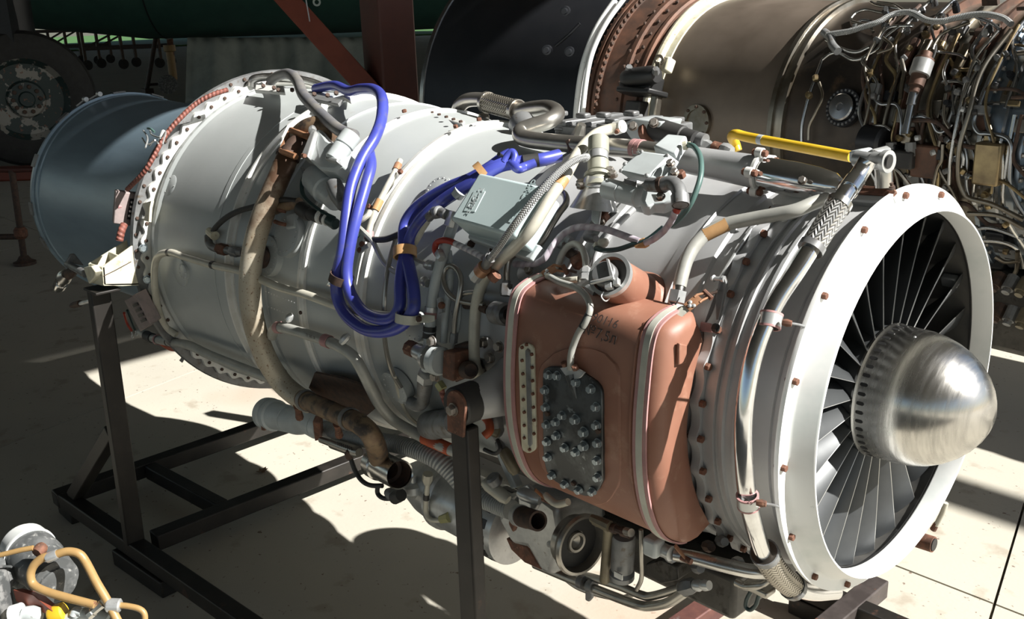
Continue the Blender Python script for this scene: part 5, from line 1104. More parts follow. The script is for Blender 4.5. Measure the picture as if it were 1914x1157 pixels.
pipe('lower_line', [(1052, 1078, 'y', -.2), (1080, 1098, 'y', -.2), (1120, 1112, 'y', -.2), (1160, 1118, 'y', -.2), (1190, 1108, 'y', -.2)], 5, 'titan', E, 10, 6)
for x, y in ((1084, 1087), (1101, 1095)):
    turned('line_clip', (x, y, 'y', -.262), (x + 9, y + 3, 'y', -.262), [(0, 13), (1, 13)], 'aludark', E, 14)
slab('clip_tail', [(1093, 1100, 'y', -.27), (1104, 1102, 'y', -.27), (1107, 1118, 'y', -.27), (1100, 1126, 'y', -.27), (1093, 1122, 'y', -.27)], .008, 'aludark', E)
turned('line_nut', (1272, 1100, 'y', -.28), (1298, 1094, 'y', -.28), [(0, 12), (.2, 16), (.8, 16), (1, 12)], 'aludark', E, 6); turned('line_coupling', (1298, 1094, 'y', -.28), (1326, 1094, 'y', -.28), [(0, 10), (.3, 12), (.5, 9), (.7, 11), (1, 9)], 'alu', E, 14)
pipe('short_hose', [(1376, 1088, 'y', -.26), (1395, 1096, 'y', -.26), (1420, 1094, 'y', -.26), (1434, 1084, 'y', -.25)], 8, 'titan', E, 12, 5)
pipe('drain_loop', [(1406, 1102, 'y', -.25), (1396, 1120, 'y', -.25), (1394, 1134, 'y', -.25), (1402, 1140, 'y', -.25), (1412, 1132, 'y', -.25), (1418, 1115, 'y', -.25), (1422, 1104, 'y', -.25)], 4, 'darkgreenhose', E, 10, 6)
cuboid('loop_bracket', (1418, 1098, 'y', -.25), .05, .03, .012, 'titan', E, bevel=.003)
pipe('orange_hose', [(905, 815, 'y', -.40), (915, 805, 'y', -.39), (914, 790, 'y', -.38), (905, 778, 'y', -.37)], 8, 'orange', E, 12, 5)
pipe('black_lead', [(905, 840, 'y', -.38), (925, 848, 'y', -.38), (935, 838, 'y', -.38), (930, 822, 'y', -.37)], 4, 'rubber', E, 8, 5)
for (x0, y0, x1, y1, w, m) in ((925, 775, 930, 812, 14, 'aludark'), (920, 800, 936, 806, 15, 'oldbrass'), (940, 838, 965, 885, 12, 'oldbrass'), (905, 900, 950, 935, 13, 'pipecream'), (918, 890, 930, 905, 15, 'aludark'), (930, 825, 950, 858, 9, 'aludark'), (970, 920, 1010, 935, 13, 'alu')):
    turned('fitting', (x0, y0, 'y', -.36), (x1, y1, 'y', -.35), [(0, w * .7), (.2, w), (.8, w), (1, w * .7)], m, E, 12)
slab('blue_strut', [(925, 845, 'y', -.33), (932, 842, 'y', -.33), (965, 912, 'y', -.33), (955, 915, 'y', -.33)], .02, 'unitgrey', E)
pipe('loop_lead', [(1018, 925, 'y', -.37), (1040, 942, 'y', -.37), (1062, 938, 'y', -.37)], 7, 'pipecream', E, 10, 4)
# far side: unseen unit with straps, added to shape the engine's ground shadow
fa = ob('shadow_unit', MB().lathe([(0, .0), (0, .05), (.03, .090), (.08, .10), (.62, .115), (.70, .115), (.74, .09), (.76, .05), (.76, 0)], V((-.80, .41, -.20)), (1, 0, 0), 28), 'aludark', E, 'grey unseen unit added on the far side for its ground shadow')
for x in (-.66, -.26): ob('shadow_unit_strap', MB().lathe([(0, .10), (0, .116), (.03, .116), (.03, .10)], V((x, .41, -.20)), (1, 0, 0), 28).box((x + .015, .34, -.16), .03, .1, .02), 'alu', fa)

# ------------------------------------------------------------------ steel engine stand
SD = thing('engine_stand', 'dark steel square-tube stand carrying the silver turbofan engine', 'engine stand', (-1.3, 0, GZ))
def beam(name, a, b, w, h, m='stand', parent=None, up=(0, 0, 1), open_end=False, label=None):
    A, B = V(a), V(b); M = frame2(B - A, V(up)); c = (A + B) / 2; L = (B - A).length
    mb = MB().box(c, L, w, h, M)
    o = ob(name, mb, m, parent or SD, label, 30, .004)
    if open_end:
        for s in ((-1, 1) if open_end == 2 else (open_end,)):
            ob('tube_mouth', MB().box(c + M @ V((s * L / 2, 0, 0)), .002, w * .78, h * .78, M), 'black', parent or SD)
    return o
beam('rear_post', (-2.015, -.575, -.06), (-2.03, -.585, -.86), .034, .054, up=(0, 1, 0))
ob('post_cap', MB().box((-2.0, -.57, -.062), .09, .07, .008), 'stand', SD, bevel=.002)
beam('rear_post', (-2.015, .575, -.06), (-2.03, .575, -.86), .05, .05)
beam('cross_beam', (-2.53, -.645, -.876), (-2.55, .62, -.876), .055, .052, open_end=-1)
beam('cross_beam', (-2.02, -.53, -.876), (-2.02, .62, -.876), .055, .052)
beam('side_beam', (-2.55, -.62, -.877), (-.1, -.455, -.877), .05, .05, open_end=2)
beam('side_beam', (-2.55, .60, -.877), (-.1, .60, -.877), .05, .05)
beam('tie_beam', (-2.50, -.325, -.876), (-2.05, -.285, -.876), .045, .05)
beam('foot', (-2.12, -.60, -.932), (-1.83, -.575, -.932), .055, .053, open_end=2)
beam('foot', (-2.6, .60, -.932), (-2.45, .60, -.932), .055, .053); beam('foot', (-2.59, -.6, -.932), (-2.47, -.6, -.932), .05, .053); beam('foot', (-.5, .6, -.932), (-.3, .6, -.932), .05, .053); beam('foot', (-.58, -.58, -.932), (-.3, -.58, -.932), .05, .053)
beam('brace', (-2.47, -.60, -.86), (-2.05, -.585, -.50), .04, .045)
# front end
py_ = TP.y - .035; ft = pt((868, 790, 'y', py_)); fx = ft.x
beam('front_post', (fx, py_, TZ - .035), (fx - .004, py_, GZ + .08), .030, .046, up=(1, 0, 0))
r_ = .025; cc = pt((856, 760, 'y', py_ - .017)); cz = cc.z + .006
q = [V((cc.x + r_ * math.cos(R_(a)), py_ - .022, cz + r_ * math.sin(R_(a)))) for a in range(0, 181, 20)] + [V((fx - .023, py_ - .022, cz - .06)), V((fx + .020, py_ - .022, cz - .06))]
ob('cheek_plate', MB().prism(q, (0, .006, 0)), 'rust', SD, 'rust-topped cheek plate', bevel=.001)
inst('pivot_bolt', B_STEEL, SD, pt((848, 765, 'y', py_ - .023)), frame((0, -1, 0)), 2.0)
ob('rubber_bush', MB().lathe([(0, .022), (0, .034), (.004, .037), (.046, .037), (.050, .034), (.050, .022)], V((TX - .004, py_ - .014, TZ)), (0, 1, 0), 30), 'rubber', SD, 'black rubber bush')
beam('front_post', (-.6, .58, -.3), (-.6, .58, -.86), .05, .05)
for x in (-.6, -.335):
    beam('cross_beam', (x, -.50, -.876), (x + .005, .745 if x > -.5 else .62, -.876), .055, .052, 'rustbeam' if x > -.5 else 'redbeam', open_end=0)
beam('gusset', (fx + .02, py_, -.62), (fx + .14, py_, -.86), .03, .04)
# rusty tube and lever poking out behind the intake
pipe('drain_tube', [(1660, 985, 'y', .30), (1700, 1003, 'y', .30), (1745, 1018, 'y', .30)], 15, 'rust', E, 18, 2, label='rusty round tube end')
turned('tube_bore', (1744, 1017.5, 'y', .2995), (1747, 1018.5, 'y', .2995), [(0, 12), (1, 12)], 'black', E, 18)
pipe('lever', [(1768, 940, 'y', .28), (1762, 958, 'y', .28), (1750, 982, 'y', .28)], 5, 'pipecream', E, 10, 4); turned('lever_tip', (1751, 978, 'y', .28), (1744, 990, 'y', .28), [(0, 5), (1, 6)], 'rust', E, 10)

# ------------------------------------------------------------------ foreground unit at lower left
def dp(px, py, d): return CAM + ray(px, py) * d
AU = thing('accessory_unit', 'grey accessory drum with ochre pipes in the lower left corner', 'machine part', dp(60, 1157, 2.5) * 1.0)
AU.location.z = GZ
D0 = 2.3
mat('drumgrey', (.10, .105, .105), .5, .3, c2=(.16, .165, .165), scale=30, lo=.45, hi=.6, c3=(.38, .38, .36), s3=60, lo3=.60, hi3=.66)
A_, B_ = dp(44, 1018, D0 + .05), dp(105, 1086, D0 - .06)
dm = ob('drum', MB().lathe([(.02, .0), (.02, .052), (.035, .058), (.09, .060), (.10, .056), ((B_ - A_).length, .052), ((B_ - A_).length + .004, .0)], A_, B_ - A_, 36), 'drumgrey', AU, 'dark flaking drum')
ob('white_cap', MB().lathe([(-.01, .0), (-.01, .050), (.0, .056), (.03, .0585), (.034, .061), (.042, .061), (.042, .052)], A_, B_ - A_, 36), 'white', AU, 'white drum cap')
ob('drum_face', MB().lathe([(0, .044), (.006, .044), (.008, .040), (.008, 0)], B_ + V((0, 0, -.01)), B_ - A_, 32), 'drumgrey', AU)
def op(name, aa, r, m, d=D0 - .12, k='s'):
    P = [dp(x, y, d + (z or 0)) for x, y, z in aa]; pa = smooth(P, 7)
    return ob(name, MB().tube(pa, r * d / FPX, 14), m, AU, sharp=40), pa
op('ochre_pipe', [(-10, 1040, 0), (15, 1034, 0), (40, 1028, 0), (62, 1024, 0)], 5, 'ochre')
op('ochre_pipe', [(95, 1040, 0), (80, 1043, 0), (64, 1056, 0), (57, 1074, 0), (62, 1092, 0), (82, 1104, -.01), (125, 1117, -.02), (178, 1131, -.03)], 8, 'ochre')
op('ochre_pipe', [(100, 1038, 0), (125, 1031, 0), (147, 1035, 0), (160, 1050, 0), (180, 1088, -.02), (200, 1122, -.03), (222, 1165, -.04)], 8, 'ochre')
op('ochre_pipe', [(222, 1131, -.03), (240, 1133, -.03), (260, 1138, -.03), (270, 1148, -.03), (271, 1170, -.03)], 5.5, 'ochre')
def dt(name, a, b, prof, m, n=16, d=D0 - .12): 
    A, B = dp(a[0], a[1], d + (a[2] if len(a) > 2 else 0)), dp(b[0], b[1], d + (b[2] if len(b) > 2 else 0)); k = d / FPX; L = (B - A).length
    return ob(name, MB().lathe([(t * L, r * k) for t, r in prof], A, B - A, n, True, True), m, AU)
dt('pipe_union', (88, 1044), (108, 1035), [(0, 9), (.15, 10), (.85, 10), (1, 9)], 'alu'); dt('red_nut', (68, 1034), (82, 1020, .02), [(0, 10), (.3, 12), (.7, 12), (1, 9)], 'rust', 10)
dt('tee', (166, 1150, -.03), (192, 1128, -.03), [(0, 10), (.3, 10), (.32, 8), (.7, 8), (1, 9)], 'steel', 8); dt('tee_nut', (200, 1131, -.03), (226, 1132, -.03), [(0, 11), (.1, 13), (.9, 13), (1, 10)], 'alu', 18)
dt('yellow_cap', (95, 1152), (122, 1142), [(0, 16), (.2, 19), (.9, 18), (1, 14)], 'yellow', 22); dt('white_ring', (22, 1152), (42, 1146), [(0, 16), (.1, 20), (1, 20)], 'white', 22); dt('grey_plug', (44, 1148), (76, 1150), [(0, 14), (.5, 17), (1, 15)], 'unitgrey', 18)
P4 = [dp(24, 1102, D0 - .1), dp(62, 1112, D0 - .12), dp(98, 1143, D0 - .14), dp(92, 1150, D0 - .12), dp(30, 1124, D0 - .08)]
ob('red_bracket', MB().prism(P4, V((.0, .02, -.006))), 'redpaint', AU, bevel=.001)
ob('silver_housing', MB().box(dp(-6, 1112, D0 - .1), .05, .05, .11, frame2((.7, .7, 0), (0, 0, 1))).box(dp(6, 1082, D0 - .06), .04, .05, .05, frame2((.7, .7, 0), (0, 0, 1))), 'peel', AU, bevel=.01)
ob('neck', MB().tube([dp(-20, 1050, D0), dp(20, 1062, D0), dp(50, 1080, D0)], .032, 18), 'drumgrey', AU)
ob('lower_casting', MB().lathe([(0, .05), (.06, .07), (.30, .09), (.36, .13), (.40, .14)], dp(110, 1190, D0), (0, 0, -1), 24, True, True), 'unitgrey', AU, bevel=.0)
lz = dp(110, 1190, D0).z - .40
ob('pedestal', MB().box(V((dp(110, 1190, D0).x, dp(110, 1190, D0).y, (lz + GZ) / 2)), .34, .34, max(.02, lz - GZ)), 'rustdark', AU, bevel=.01)
op('grey_fitting', [(120, 1165, 0), (140, 1150, 0), (165, 1148, 0), (200, 1160, 0)], 12, 'unitgrey')
op('white_fitting', [(137, 1150, -.01), (142, 1142, -.01), (152, 1144, -.01)], 8, 'unitgrey')
# dry leaf on the ground
lf = pt((490, 882, 'z', GZ + .004)); b_ = MB()
for k in range(6):
    a = k * 1.05; d_ = V((math.cos(a), math.sin(a), .25 + .3 * (k % 2))) * (.018 + .006 * (k % 3)); s_ = V((-math.sin(a), math.cos(a), .1)) * .008
    b_.add([lf, lf + d_ * .5 + s_, lf + d_, lf + d_ * .5 - s_, lf + V((0, 0, .006))], [(0, 1, 2, 3), (4, 1, 2), (4, 3, 2)])
mat('leaf', (.16, .10, .06), .7)
tag(ob('dry_leaf', b_, 'leaf'), 'crumpled dry brown leaf on the concrete under the engine stand', 'leaf')

# ------------------------------------------------------------------ big brown engine behind
PSI = -.102; BA = V((math.cos(PSI), math.sin(PSI), 0)); BU = V((-math.sin(PSI), math.cos(PSI), 0)); BZ = V((0, 0, 1)); B0 = V((0, 1.5, .229))
BM = Matrix((BU, BZ, BA)).transposed()
BE = thing('turbojet_engine', 'large brown heat-stained jet engine lying behind the silver one', 'jet engine', (-.9, 1.6, -.4))
def bq(s, r, ang): a = R_(ang); return B0 + BA * s + BU * (r * math.cos(a)) + BZ * (r * math.sin(a))
def bcyl(px, py, R):
    r = ray(px, py); o = CAM - B0; rp = V((r.dot(BU), r.dot(BZ))); op_ = V((o.dot(BU), o.dot(BZ)))
    A = rp.dot(rp); Bq = op_.dot(rp); D = op_.dot(op_) - R * R; q = Bq * Bq - A * D
    return CAM + r * ((-Bq - math.sqrt(q)) / A if q > 0 else -Bq / A)
def brad(p): d = p - B0; d = d - BA * d.dot(BA); return d.normalized()
def bhull(name, prof, m, label=None, n=72, parent=None, **k): return ob(name, MB().lathe(prof, B0, BA, n, **k), m, parent or BE, label, 28)
bhull('afterburner', [(-2.60, .60), (-2.60, .66), (-2.585, .668), (-2.57, .660), (-2.2, .60), (-1.9, .545), (-1.72, .508)], 'bgdark', 'black afterburner casing')
bhull('rim', [(-2.605, .655), (-2.605, .672), (-2.58, .672), (-2.58, .655)], 'bgsilver')
f1 = bhull('bolted_flange', [(-1.715, .49), (-1.715, .522), (-1.70, .522), (-1.70, .508), (-1.690, .508), (-1.690, .52), (-1.675, .52), (-1.675, .49)], 'bgrust', 'rusty bolted flange')
bhull('turbine_case', [(-1.68, .50), (-1.60, .478), (-1.598, .484), (-1.58, .482), (-1.578, .470), (-1.54, .455), (-1.538, .462), (-1.525, .46), (-1.522, .45), (-1.49, .428)], 'bgrust', 'rusty turbine casing')
f2 = bhull('white_flange', [(-1.50, .40), (-1.50, .452), (-1.488, .455), (-1.478, .450), (-1.474, .432), (-1.45, .428), (-1.445, .41)], 'cream', 'pale bolted flange')
bhull('brown_case', [(-1.46, .424), (-1.40, .42), (-.98, .402)], 'bgbrown', 'smooth heat-browned casing')
bhull('seam_band', [(-.985, .400), (-.983, .414), (-.965, .416), (-.963, .406), (-.945, .405), (-.943, .411), (-.93, .411), (-.928, .396)], 'bgsteel', 'straw coloured seam bands')
bhull('combustor_case', [(-.94, .398), (-.62, .39), (-.60, .398), (-.585, .398), (-.583, .385)], 'bgburnt', 'burnt brown combustor casing')
bhull('compressor_case', [(-.59, .388), (-.48, .385), (-.478, .400), (-.468, .400), (-.466, .387), (-.31, .39)], 'bgsteel', 'straw coloured compressor casing')
bhull('front_case', [(-.31, .39), (-.308, .408), (-.296, .408), (-.294, .394), (-.20, .397), (-.198, .412), (-.186, .412), (-.184, .398), (-.06, .402), (-.058, .416), (-.046, .416), (-.044, .402), (.10, .405), (.102, .42), (.115, .42)], 'bgblue', 'blued silver front casing')
bhull('front_end', [(.115, .42), (.115, .0)], 'bgdark')
for k in range(60):
    a = 96 + 2.8 * k
    if a > 250: break
    inst('nut', B_DARK, f1, bq(-1.675, .512, a), BM, 1.5); inst('nut', B_RUST, f1, bq(-1.715, .514, a), frame(-BA), 1.3)
    inst('nut', B_DARK, f2, bq(-1.5, .443, a), frame(-BA), 1.3)
for a in range(110, 240, 7):
    inst('nut', B_DARK, BE, bq(-1.56, .466, a), frame(brad(bq(-1.56, .466, a))), 1.5); inst('nut', B_DARK, BE, bq(-1.60, .484, a + 3), BM, 1.3)
def bp(name, aa, r, m='bgsilver', R=.43, n=10, label=None):
    P = [bcyl(a[0], a[1], a[2] if len(a) > 2 else R) for a in aa]; r = r * dep(P[len(P) // 2]) / FPX
    pa = smooth(P, 6); return ob(name, MB().tube(pa, r, n), m, BE, label, 40), pa, r
def bt(name, a, b, prof, m, R=.42, n=14, label=None):
    A, B = bcyl(a[0], a[1], a[2] if len(a) > 2 else R), bcyl(b[0], b[1], b[2] if len(b) > 2 else R); k = dep(A) / FPX; L = (B - A).length
    return ob(name, MB().lathe([(t * L, r * k) for t, r in prof], A, B - A, n, True, True), m, BE, label)
pz = [([(1537, 112), (1525, 144), (1512, 180), (1500, 230), (1498, 270)], 3.2), ([(1537, 112), (1552, 101), (1570, 100), (1595, 112), (1620, 104), (1640, 77), (1662, 52), (1707, 48)], 3.4),
      ([(1531, 154), (1538, 180), (1526, 208), (1513, 235), (1511, 262)], 3.0), ([(1627, 135), (1640, 157), (1634, 182), (1648, 195), (1676, 196), (1685, 225), (1682, 262)], 3.4),
      ([(1627, 135), (1612, 112), (1640, 92), (1652, 72), (1680, 50)], 3.2), ([(1890, 56), (1845, 115), (1826, 154), (1813, 205), (1794, 273), (1791, 330), (1800, 358), (1813, 371), (1857, 383), (1913, 411)], 4.6),
      ([(1900, 61), (1858, 128), (1829, 199), (1820, 230), (1829, 248), (1845, 250), (1878, 256), (1890, 275), (1887, 337), (1900, 375), (1914, 400)], 4.6), ([(1865, 58), (1826, 106), (1807, 154), (1794, 205), (1778, 289), (1774, 345)], 4.0),
      ([(1743, 93), (1748, 80), (1765, 61), (1813, 42)], 3.2), ([(1743, 93), (1760, 98), (1790, 102), (1805, 110)], 3.0), ([(1826, 112), (1831, 122), (1815, 150), (1800, 185)], 3.2), ([(1809, 399), (1865, 403), (1914, 427)], 4.2),
      ([(1821, 427), (1857, 427), (1914, 447)], 3.8), ([(1829, 450), (1869, 452), (1901, 466), (1914, 500)], 3.8), ([(1857, 510), (1885, 518), (1900, 505), (1902, 470)], 4.2), ([(1857, 621), (1885, 622), (1914, 626)], 4.0),
      ([(1590, 34), (1600, 24), (1618, 18), (1640, 22), (1655, 25)], 3.0), ([(1592, 40), (1610, 45), (1625, 50), (1632, 60)], 3.0), ([(1600, 46), (1612, 38), (1630, 40)], 2.6), ([(1628, 4), (1640, 10), (1665, 14), (1700, 18)], 3.0),
      ([(1640, 4), (1670, 8), (1690, 20)], 2.6), ([(1820, 30), (1850, 42), (1868, 55)], 3.4), ([(1545, 75), (1570, 90), (1600, 98), (1625, 88)], 4.0), ([(1685, 112), (1690, 135), (1686, 160), (1683, 185)], 4.2),
      ([(1706, 220), (1725, 218), (1742, 228), (1752, 245), (1765, 246), (1780, 232)], 4.2), ([(1772, 112), (1764, 135), (1768, 155), (1772, 170)], 3.2), ([(1768, 175), (1764, 205), (1766, 225), (1775, 240)], 3.2), ([(1783, 160), (1780, 190), (1784, 215)], 3.2),
      ([(1620, 243), (1632, 236), (1650, 235), (1665, 244)], 3.0), ([(1745, 345), (1752, 315), (1760, 300), (1762, 270)], 3.2), ([(1700, 330), (1715, 322), (1724, 335), (1728, 352)], 3.2), ([(1800, 400), (1806, 420), (1826, 424)], 3.4), ([(1650, 70), (1668, 88), (1640, 100)], 3.0), ([(1802, 265), (1808, 300), (1806, 345), (1812, 372)], 3.4), ([(1870, 264), (1874, 300), (1872, 340)], 3.0), ([(1860, 480), (1880, 490), (1905, 488)], 4.0), ([(1868, 560), (1890, 556), (1914, 562)], 3.4)]
for i, (aa, r) in enumerate(pz): bp('fuel_line', aa, r, ('bgsilver', 'steel', 'bgsteel')[i % 3], .425 + .008 * (i % 3))
bp('braided_hose', [(1545, 65), (1565, 62), (1590, 58), (1615, 50), (1640, 42), (1660, 31), (1680, 24), (1705, 24), (1733, 38), (1760, 40), (1781, 35), (1815, 28), (1845, 27), (1875, 34), (1890, 45)], 5.5, 'braidthin', .455, 12, 'braided hose over the top')
bp('hose_elbow', [(1540, 60), (1552, 70), (1556, 84), (1566, 96)], 8, 'aludark', .45)
rnd = random.Random(3)
for (x, y) in ((1525, 146), (1512, 178), (1628, 135), (1640, 75), (1589, 58), (1655, 20), (1710, 24), (1735, 42), (1760, 30), (1695, 58), (1700, 90), (1690, 108), (1806, 150), (1812, 188), (1790, 172), (1800, 205), (1822, 210), (1772, 165), (1750, 50), (1725, 20), (1665, 75), (1780, 60), (1850, 55), (1842, 62), (1762, 210), (1680, 258), (1700, 250), (1715, 258), (1768, 320), (1800, 320), (1810, 330), (1822, 376), (1848, 386), (1878, 392), (1880, 420), (1828, 128), (1785, 135), (1865, 108), (1880, 100), (1862, 160), (1632, 180), (1880, 470), (1870, 545), (1890, 590), (1878, 640), (1895, 560), (1862, 600), (1730, 65), (1655, 48), (1600, 50), (1770, 262), (1745, 285)):
    a = rnd.uniform(0, 6.28); bt('union_nut', (x - 5 * math.cos(a), y - 5 * math.sin(a)), (x + 5 * math.cos(a), y + 5 * math.sin(a)), [(0, 5), (.2, 6.5), (.8, 6.5), (1, 5)], rnd.choice(['aludark', 'bgsilver', 'alu', 'rubber', 'gold']), .435, 6)
rq = random.Random(11)
def bgrun(s0, a0, ln, kind, R, r, m):
    """a run of small-bore pipe: around the casing, a jog along it, then on"""
    P = []; s, a = s0, a0
    if kind == 0:
        for k in range(5): P.append(bq(s + (.05 if k > 2 else 0), R, a)); a += ln / 4
    else:
        for k in range(4): P.append(bq(s, R, a + (7 if k > 1 else 0))); s += ln / 3
    return ob('fuel_line', MB().tube(smooth(P, 5), r, 8), m, BE, sharp=40)
for k in range(46):
    kind = 0 if rq.random() < .62 else 1
    bgrun(rq.uniform(-.70, -.16), rq.uniform(118, 215) if kind else rq.uniform(108, 165), rq.uniform(.12, .3) if kind else rq.uniform(25, 70), kind, rq.uniform(.408, .44), rq.uniform(.0035, .0065), rq.choice(['bgsilver', 'bgsteel', 'steel', 'gold', 'rustdark']))
for k in range(70):
    p = bq(rq.uniform(-.68, -.14), rq.uniform(.40, .425), rq.uniform(108, 225)); n_ = brad(p)
    t_ = rq.random()
    if t_ < .5: ob('boss', MB().lathe([(-.01, .010), (.012, .010), (.012, .007), (.022, .007)], p, n_, 10, False, True), rq.choice(['aludark', 'bgsilver', 'gold', 'rustdark', 'bgdark']), BE)
    else: ob('bracket', MB().box(p, rq.uniform(.015, .05), rq.uniform(.012, .035), rq.uniform(.012, .03), frame2(BA, n_)), rq.choice(['bgsteel', 'bgdark', 'rustdark', 'aludark', 'gold']), BE, bevel=.002)
for s_ in (-.55, -.42, -.37, -.25, -.13):
    bhull('stiffener_ring', [(s_, .385), (s_ + .002, .408), (s_ + .010, .408), (s_ + .012, .385)], 'bgsilver' if s_ > -.3 else 'bgrust')
for k in range(26):
    inst('nut', B_STEEL, BE, bq(-.296, .402, 110 + 4.5 * k), BM, 1.2); inst('nut', B_STEEL, BE, bq(-.186, .406, 110 + 4.5 * k), BM, 1.2)
# cylinder unit, gauge disc, boxes, plates
bt('copper_cylinder', (1732, 98), (1708, 172), [(0, 11), (.15, 12), (.16, 18), (.42, 18), (.43, 15), (.85, 14), (.86, 10), (1, 9)], 'bgrust', .46, 22, 'copper coloured cylinder unit')
bt('cylinder_ring', (1727, 114), (1718, 140), [(0, 19), (1, 19)], 'alu', .461, 22); bt('cylinder_tail', (1708, 172), (1692, 250), [(0, 9), (.3, 10), (.32, 7), (.6, 7), (1, 8)], 'bgsilver', .45, 14)
gp_ = bcyl(1578, 202, .40); gn = brad(gp_)
g_ = ob('gauge_disc', MB().lathe([(-.02, .040), (.02, .040), (.024, .036), (.026, .012), (.022, .010), (.022, .0)], gp_, gn, 32), 'bgsilver', BE, 'pale round blanking cap')
ob('gear_ring', MB().lathe([(-.02, .056), (.008, .056), (.008, .042)], gp_, gn, 36), 'bgdark', g_)
GF = frame(gn)
for k in range(24):
    a = 2 * PI * k / 24; ob('tooth', MB().box(gp_ + gn * .010 + GF @ V((.050 * math.cos(a), .050 * math.sin(a), 0)), .006, .006, .006, GF), 'aludark', g_)
pr_ = bcyl(1302, 228, .42); pn = brad(pr_)
ob('port_flange', MB().lathe([(-.01, .058), (.006, .058), (.006, .042), (.0, .042), (.0, .0)], pr_, pn, 30), 'bgsteel', BE)
for k in range(8):
    a = 2 * PI * k / 8; inst('bolt', B_DARK, BE, pr_ + pn * .006 + frame(pn) @ V((.05 * math.cos(a), .05 * math.sin(a), 0)), frame(pn), 1.1)
def bbox(name, px, py, sx, sy, sz, m, R=.43, label=None, bevel=.006):
    p = bcyl(px, py, R); return ob(name, MB().box(p, sx, sy, sz, frame2(BA, brad(p))), m, BE, label, 30, bevel)
bbox('gold_box', 1853, 305, .07, .11, .06, 'gold', .42, 'straw coloured control box'); bbox('gold_box', 1735, 300, .08, .09, .05, 'bgrust', .41); bbox('relay_box', 1655, 285, .09, .06, .06, 'bgdark', .42)
bt('dark_canister', (1612, 262), (1655, 268), [(0, 22), (.1, 30), (.9, 30), (1, 24)], 'bgdark', .43, 24, 'dark canister')
for x in (1666, 1702): bt('stud', (x, 292), (x, 266), [(0, 9), (.5, 9), (.52, 11), (1, 10)], 'aludark', .44, 8)
bbox('clamp_block', 1690, 298, .06, .05, .03, 'rubber', .44)
for i in range(5): bbox('blade_actuator', 1700 + 24 * i, 100 + 3 * i, .025, .10, .02, ('bgrust', 'bgsteel', 'gold')[i % 3], .405)
for i in range(14): bbox('hatch_plate', 1665 + 17 * i, 180 + (i * 37) % 160, .035, .03 + .01 * (i % 3), .02, ('bgdark', 'bgsteel', 'bgrust', 'gold')[i % 4], .40, bevel=.003)
for i in range(6): bbox('lower_box', 1866 + 12 * (i % 4), 440 + 14 * i, .05, .05, .04, ('bgdark', 'rubber', 'aludark')[i % 3], .40, bevel=.004)
gx = ob('gearbox', MB().box(bq(-.10, .45, 252), .42, .30, .20, frame2(BA, BZ)).box(bq(-.22, .52, 246), .16, .16, .16, frame2(BA, BZ)), 'gearbox', BE, 'dark gearbox slung underneath', 30, .02)
for i in range(12):
    p = bq(-.30 + .035 * (i % 6), .50 + .05 * (i // 6), 222 + 9 * (i // 6)); bb = brad(p)
    ob('gearbox_plug', MB().lathe([(-.03, .016), (.012, .016), (.012, .011), (.024, .011)], p, bb, 10, False, True), ('aludark', 'oldbrass', 'rustdark')[i % 3], BE)
# twin pale pipes over the afterburner
bp('twin_pipe', [(1150, 0, .60), (1118, 48, .59), (1098, 95, .58), (1086, 140, .575), (1078, 200, .57), (1076, 240, .57)], 6, 'white', .58, 12); bp('twin_pipe', [(1168, -5, .60), (1135, 40, .59), (1112, 85, .58), (1099, 130, .575), (1090, 200, .57), (1090, 240, .57)], 5, 'white', .58, 12)
for (x, y) in ((1058, 20), (1024, 93), (1066, 96)): bt('boss', (x, y, .60), (x - 4, y + 1, .63), [(0, 9), (.6, 9), (.62, 6), (1, 5)], 'bgdark', .6, 14)
bp('stay_rod', [(1038, 86, .60), (1062, 66, .60), (1084, 44, .60)], 3, 'bgdark', .6)
# black mount block with lifting eye
mb_ = bbox('mount_block', 1198, 160, .15, .07, .075, 'black', .49, 'black mount block', .01)
bbox('block_lip', 1200, 172, .16, .02, .10, 'black', .50)
bt('block_saddle', (1168, 146, .53), (1228, 140, .53), [(0, 14), (.2, 18), (.8, 18), (1, 14)], 'black', .53, 18)
for x, y in ((1176, 132), (1226, 136)): bt('block_bolt', (x, y, .545), (x, y - 8, .56), [(0, 8), (1, 6)], 'aludark', .54, 6)
ep_ = bcyl(1232, 112, .50); ob('lifting_eye', MB().lathe([(-.008, .008), (-.008, .018), (.008, .018), (.008, .008), (-.008, .008)], ep_, V((.5, -.8, .2)), 20).box(ep_ - V((0, 0, .022)), .02, .02, .03), 'bgsteel', BE, bevel=.002)
bbox('eye_bracket', 1248, 122, .03, .05, .04, 'cream', .47); bbox('mount_leg', 1190, 205, .07, .06, .05, 'rubber', .48); bbox('mount_leg', 1225, 200, .03, .08, .03, 'bgsteel', .48)
# its trestle, hidden behind the silver engine
TR = thing('support_trestle', 'dark trestle under the brown engine, mostly hidden', 'stand', (-1.0, 1.6, GZ))
for s in (-1.9, -.75):
    c = B0 + BA * s; zt = c.z - (.56 if s < -1 else .42)
    beam('cradle', c + BU * -.35 + V((0, 0, zt - c.z)), c + BU * .35 + V((0, 0, zt - c.z)), .08, .06, parent=TR)
    for e in (-.3, .3): beam('leg', V((c.x, c.y, zt)) + BU * e, V((c.x, c.y, GZ)) + BU * e * 1.3, .06, .06, parent=TR)
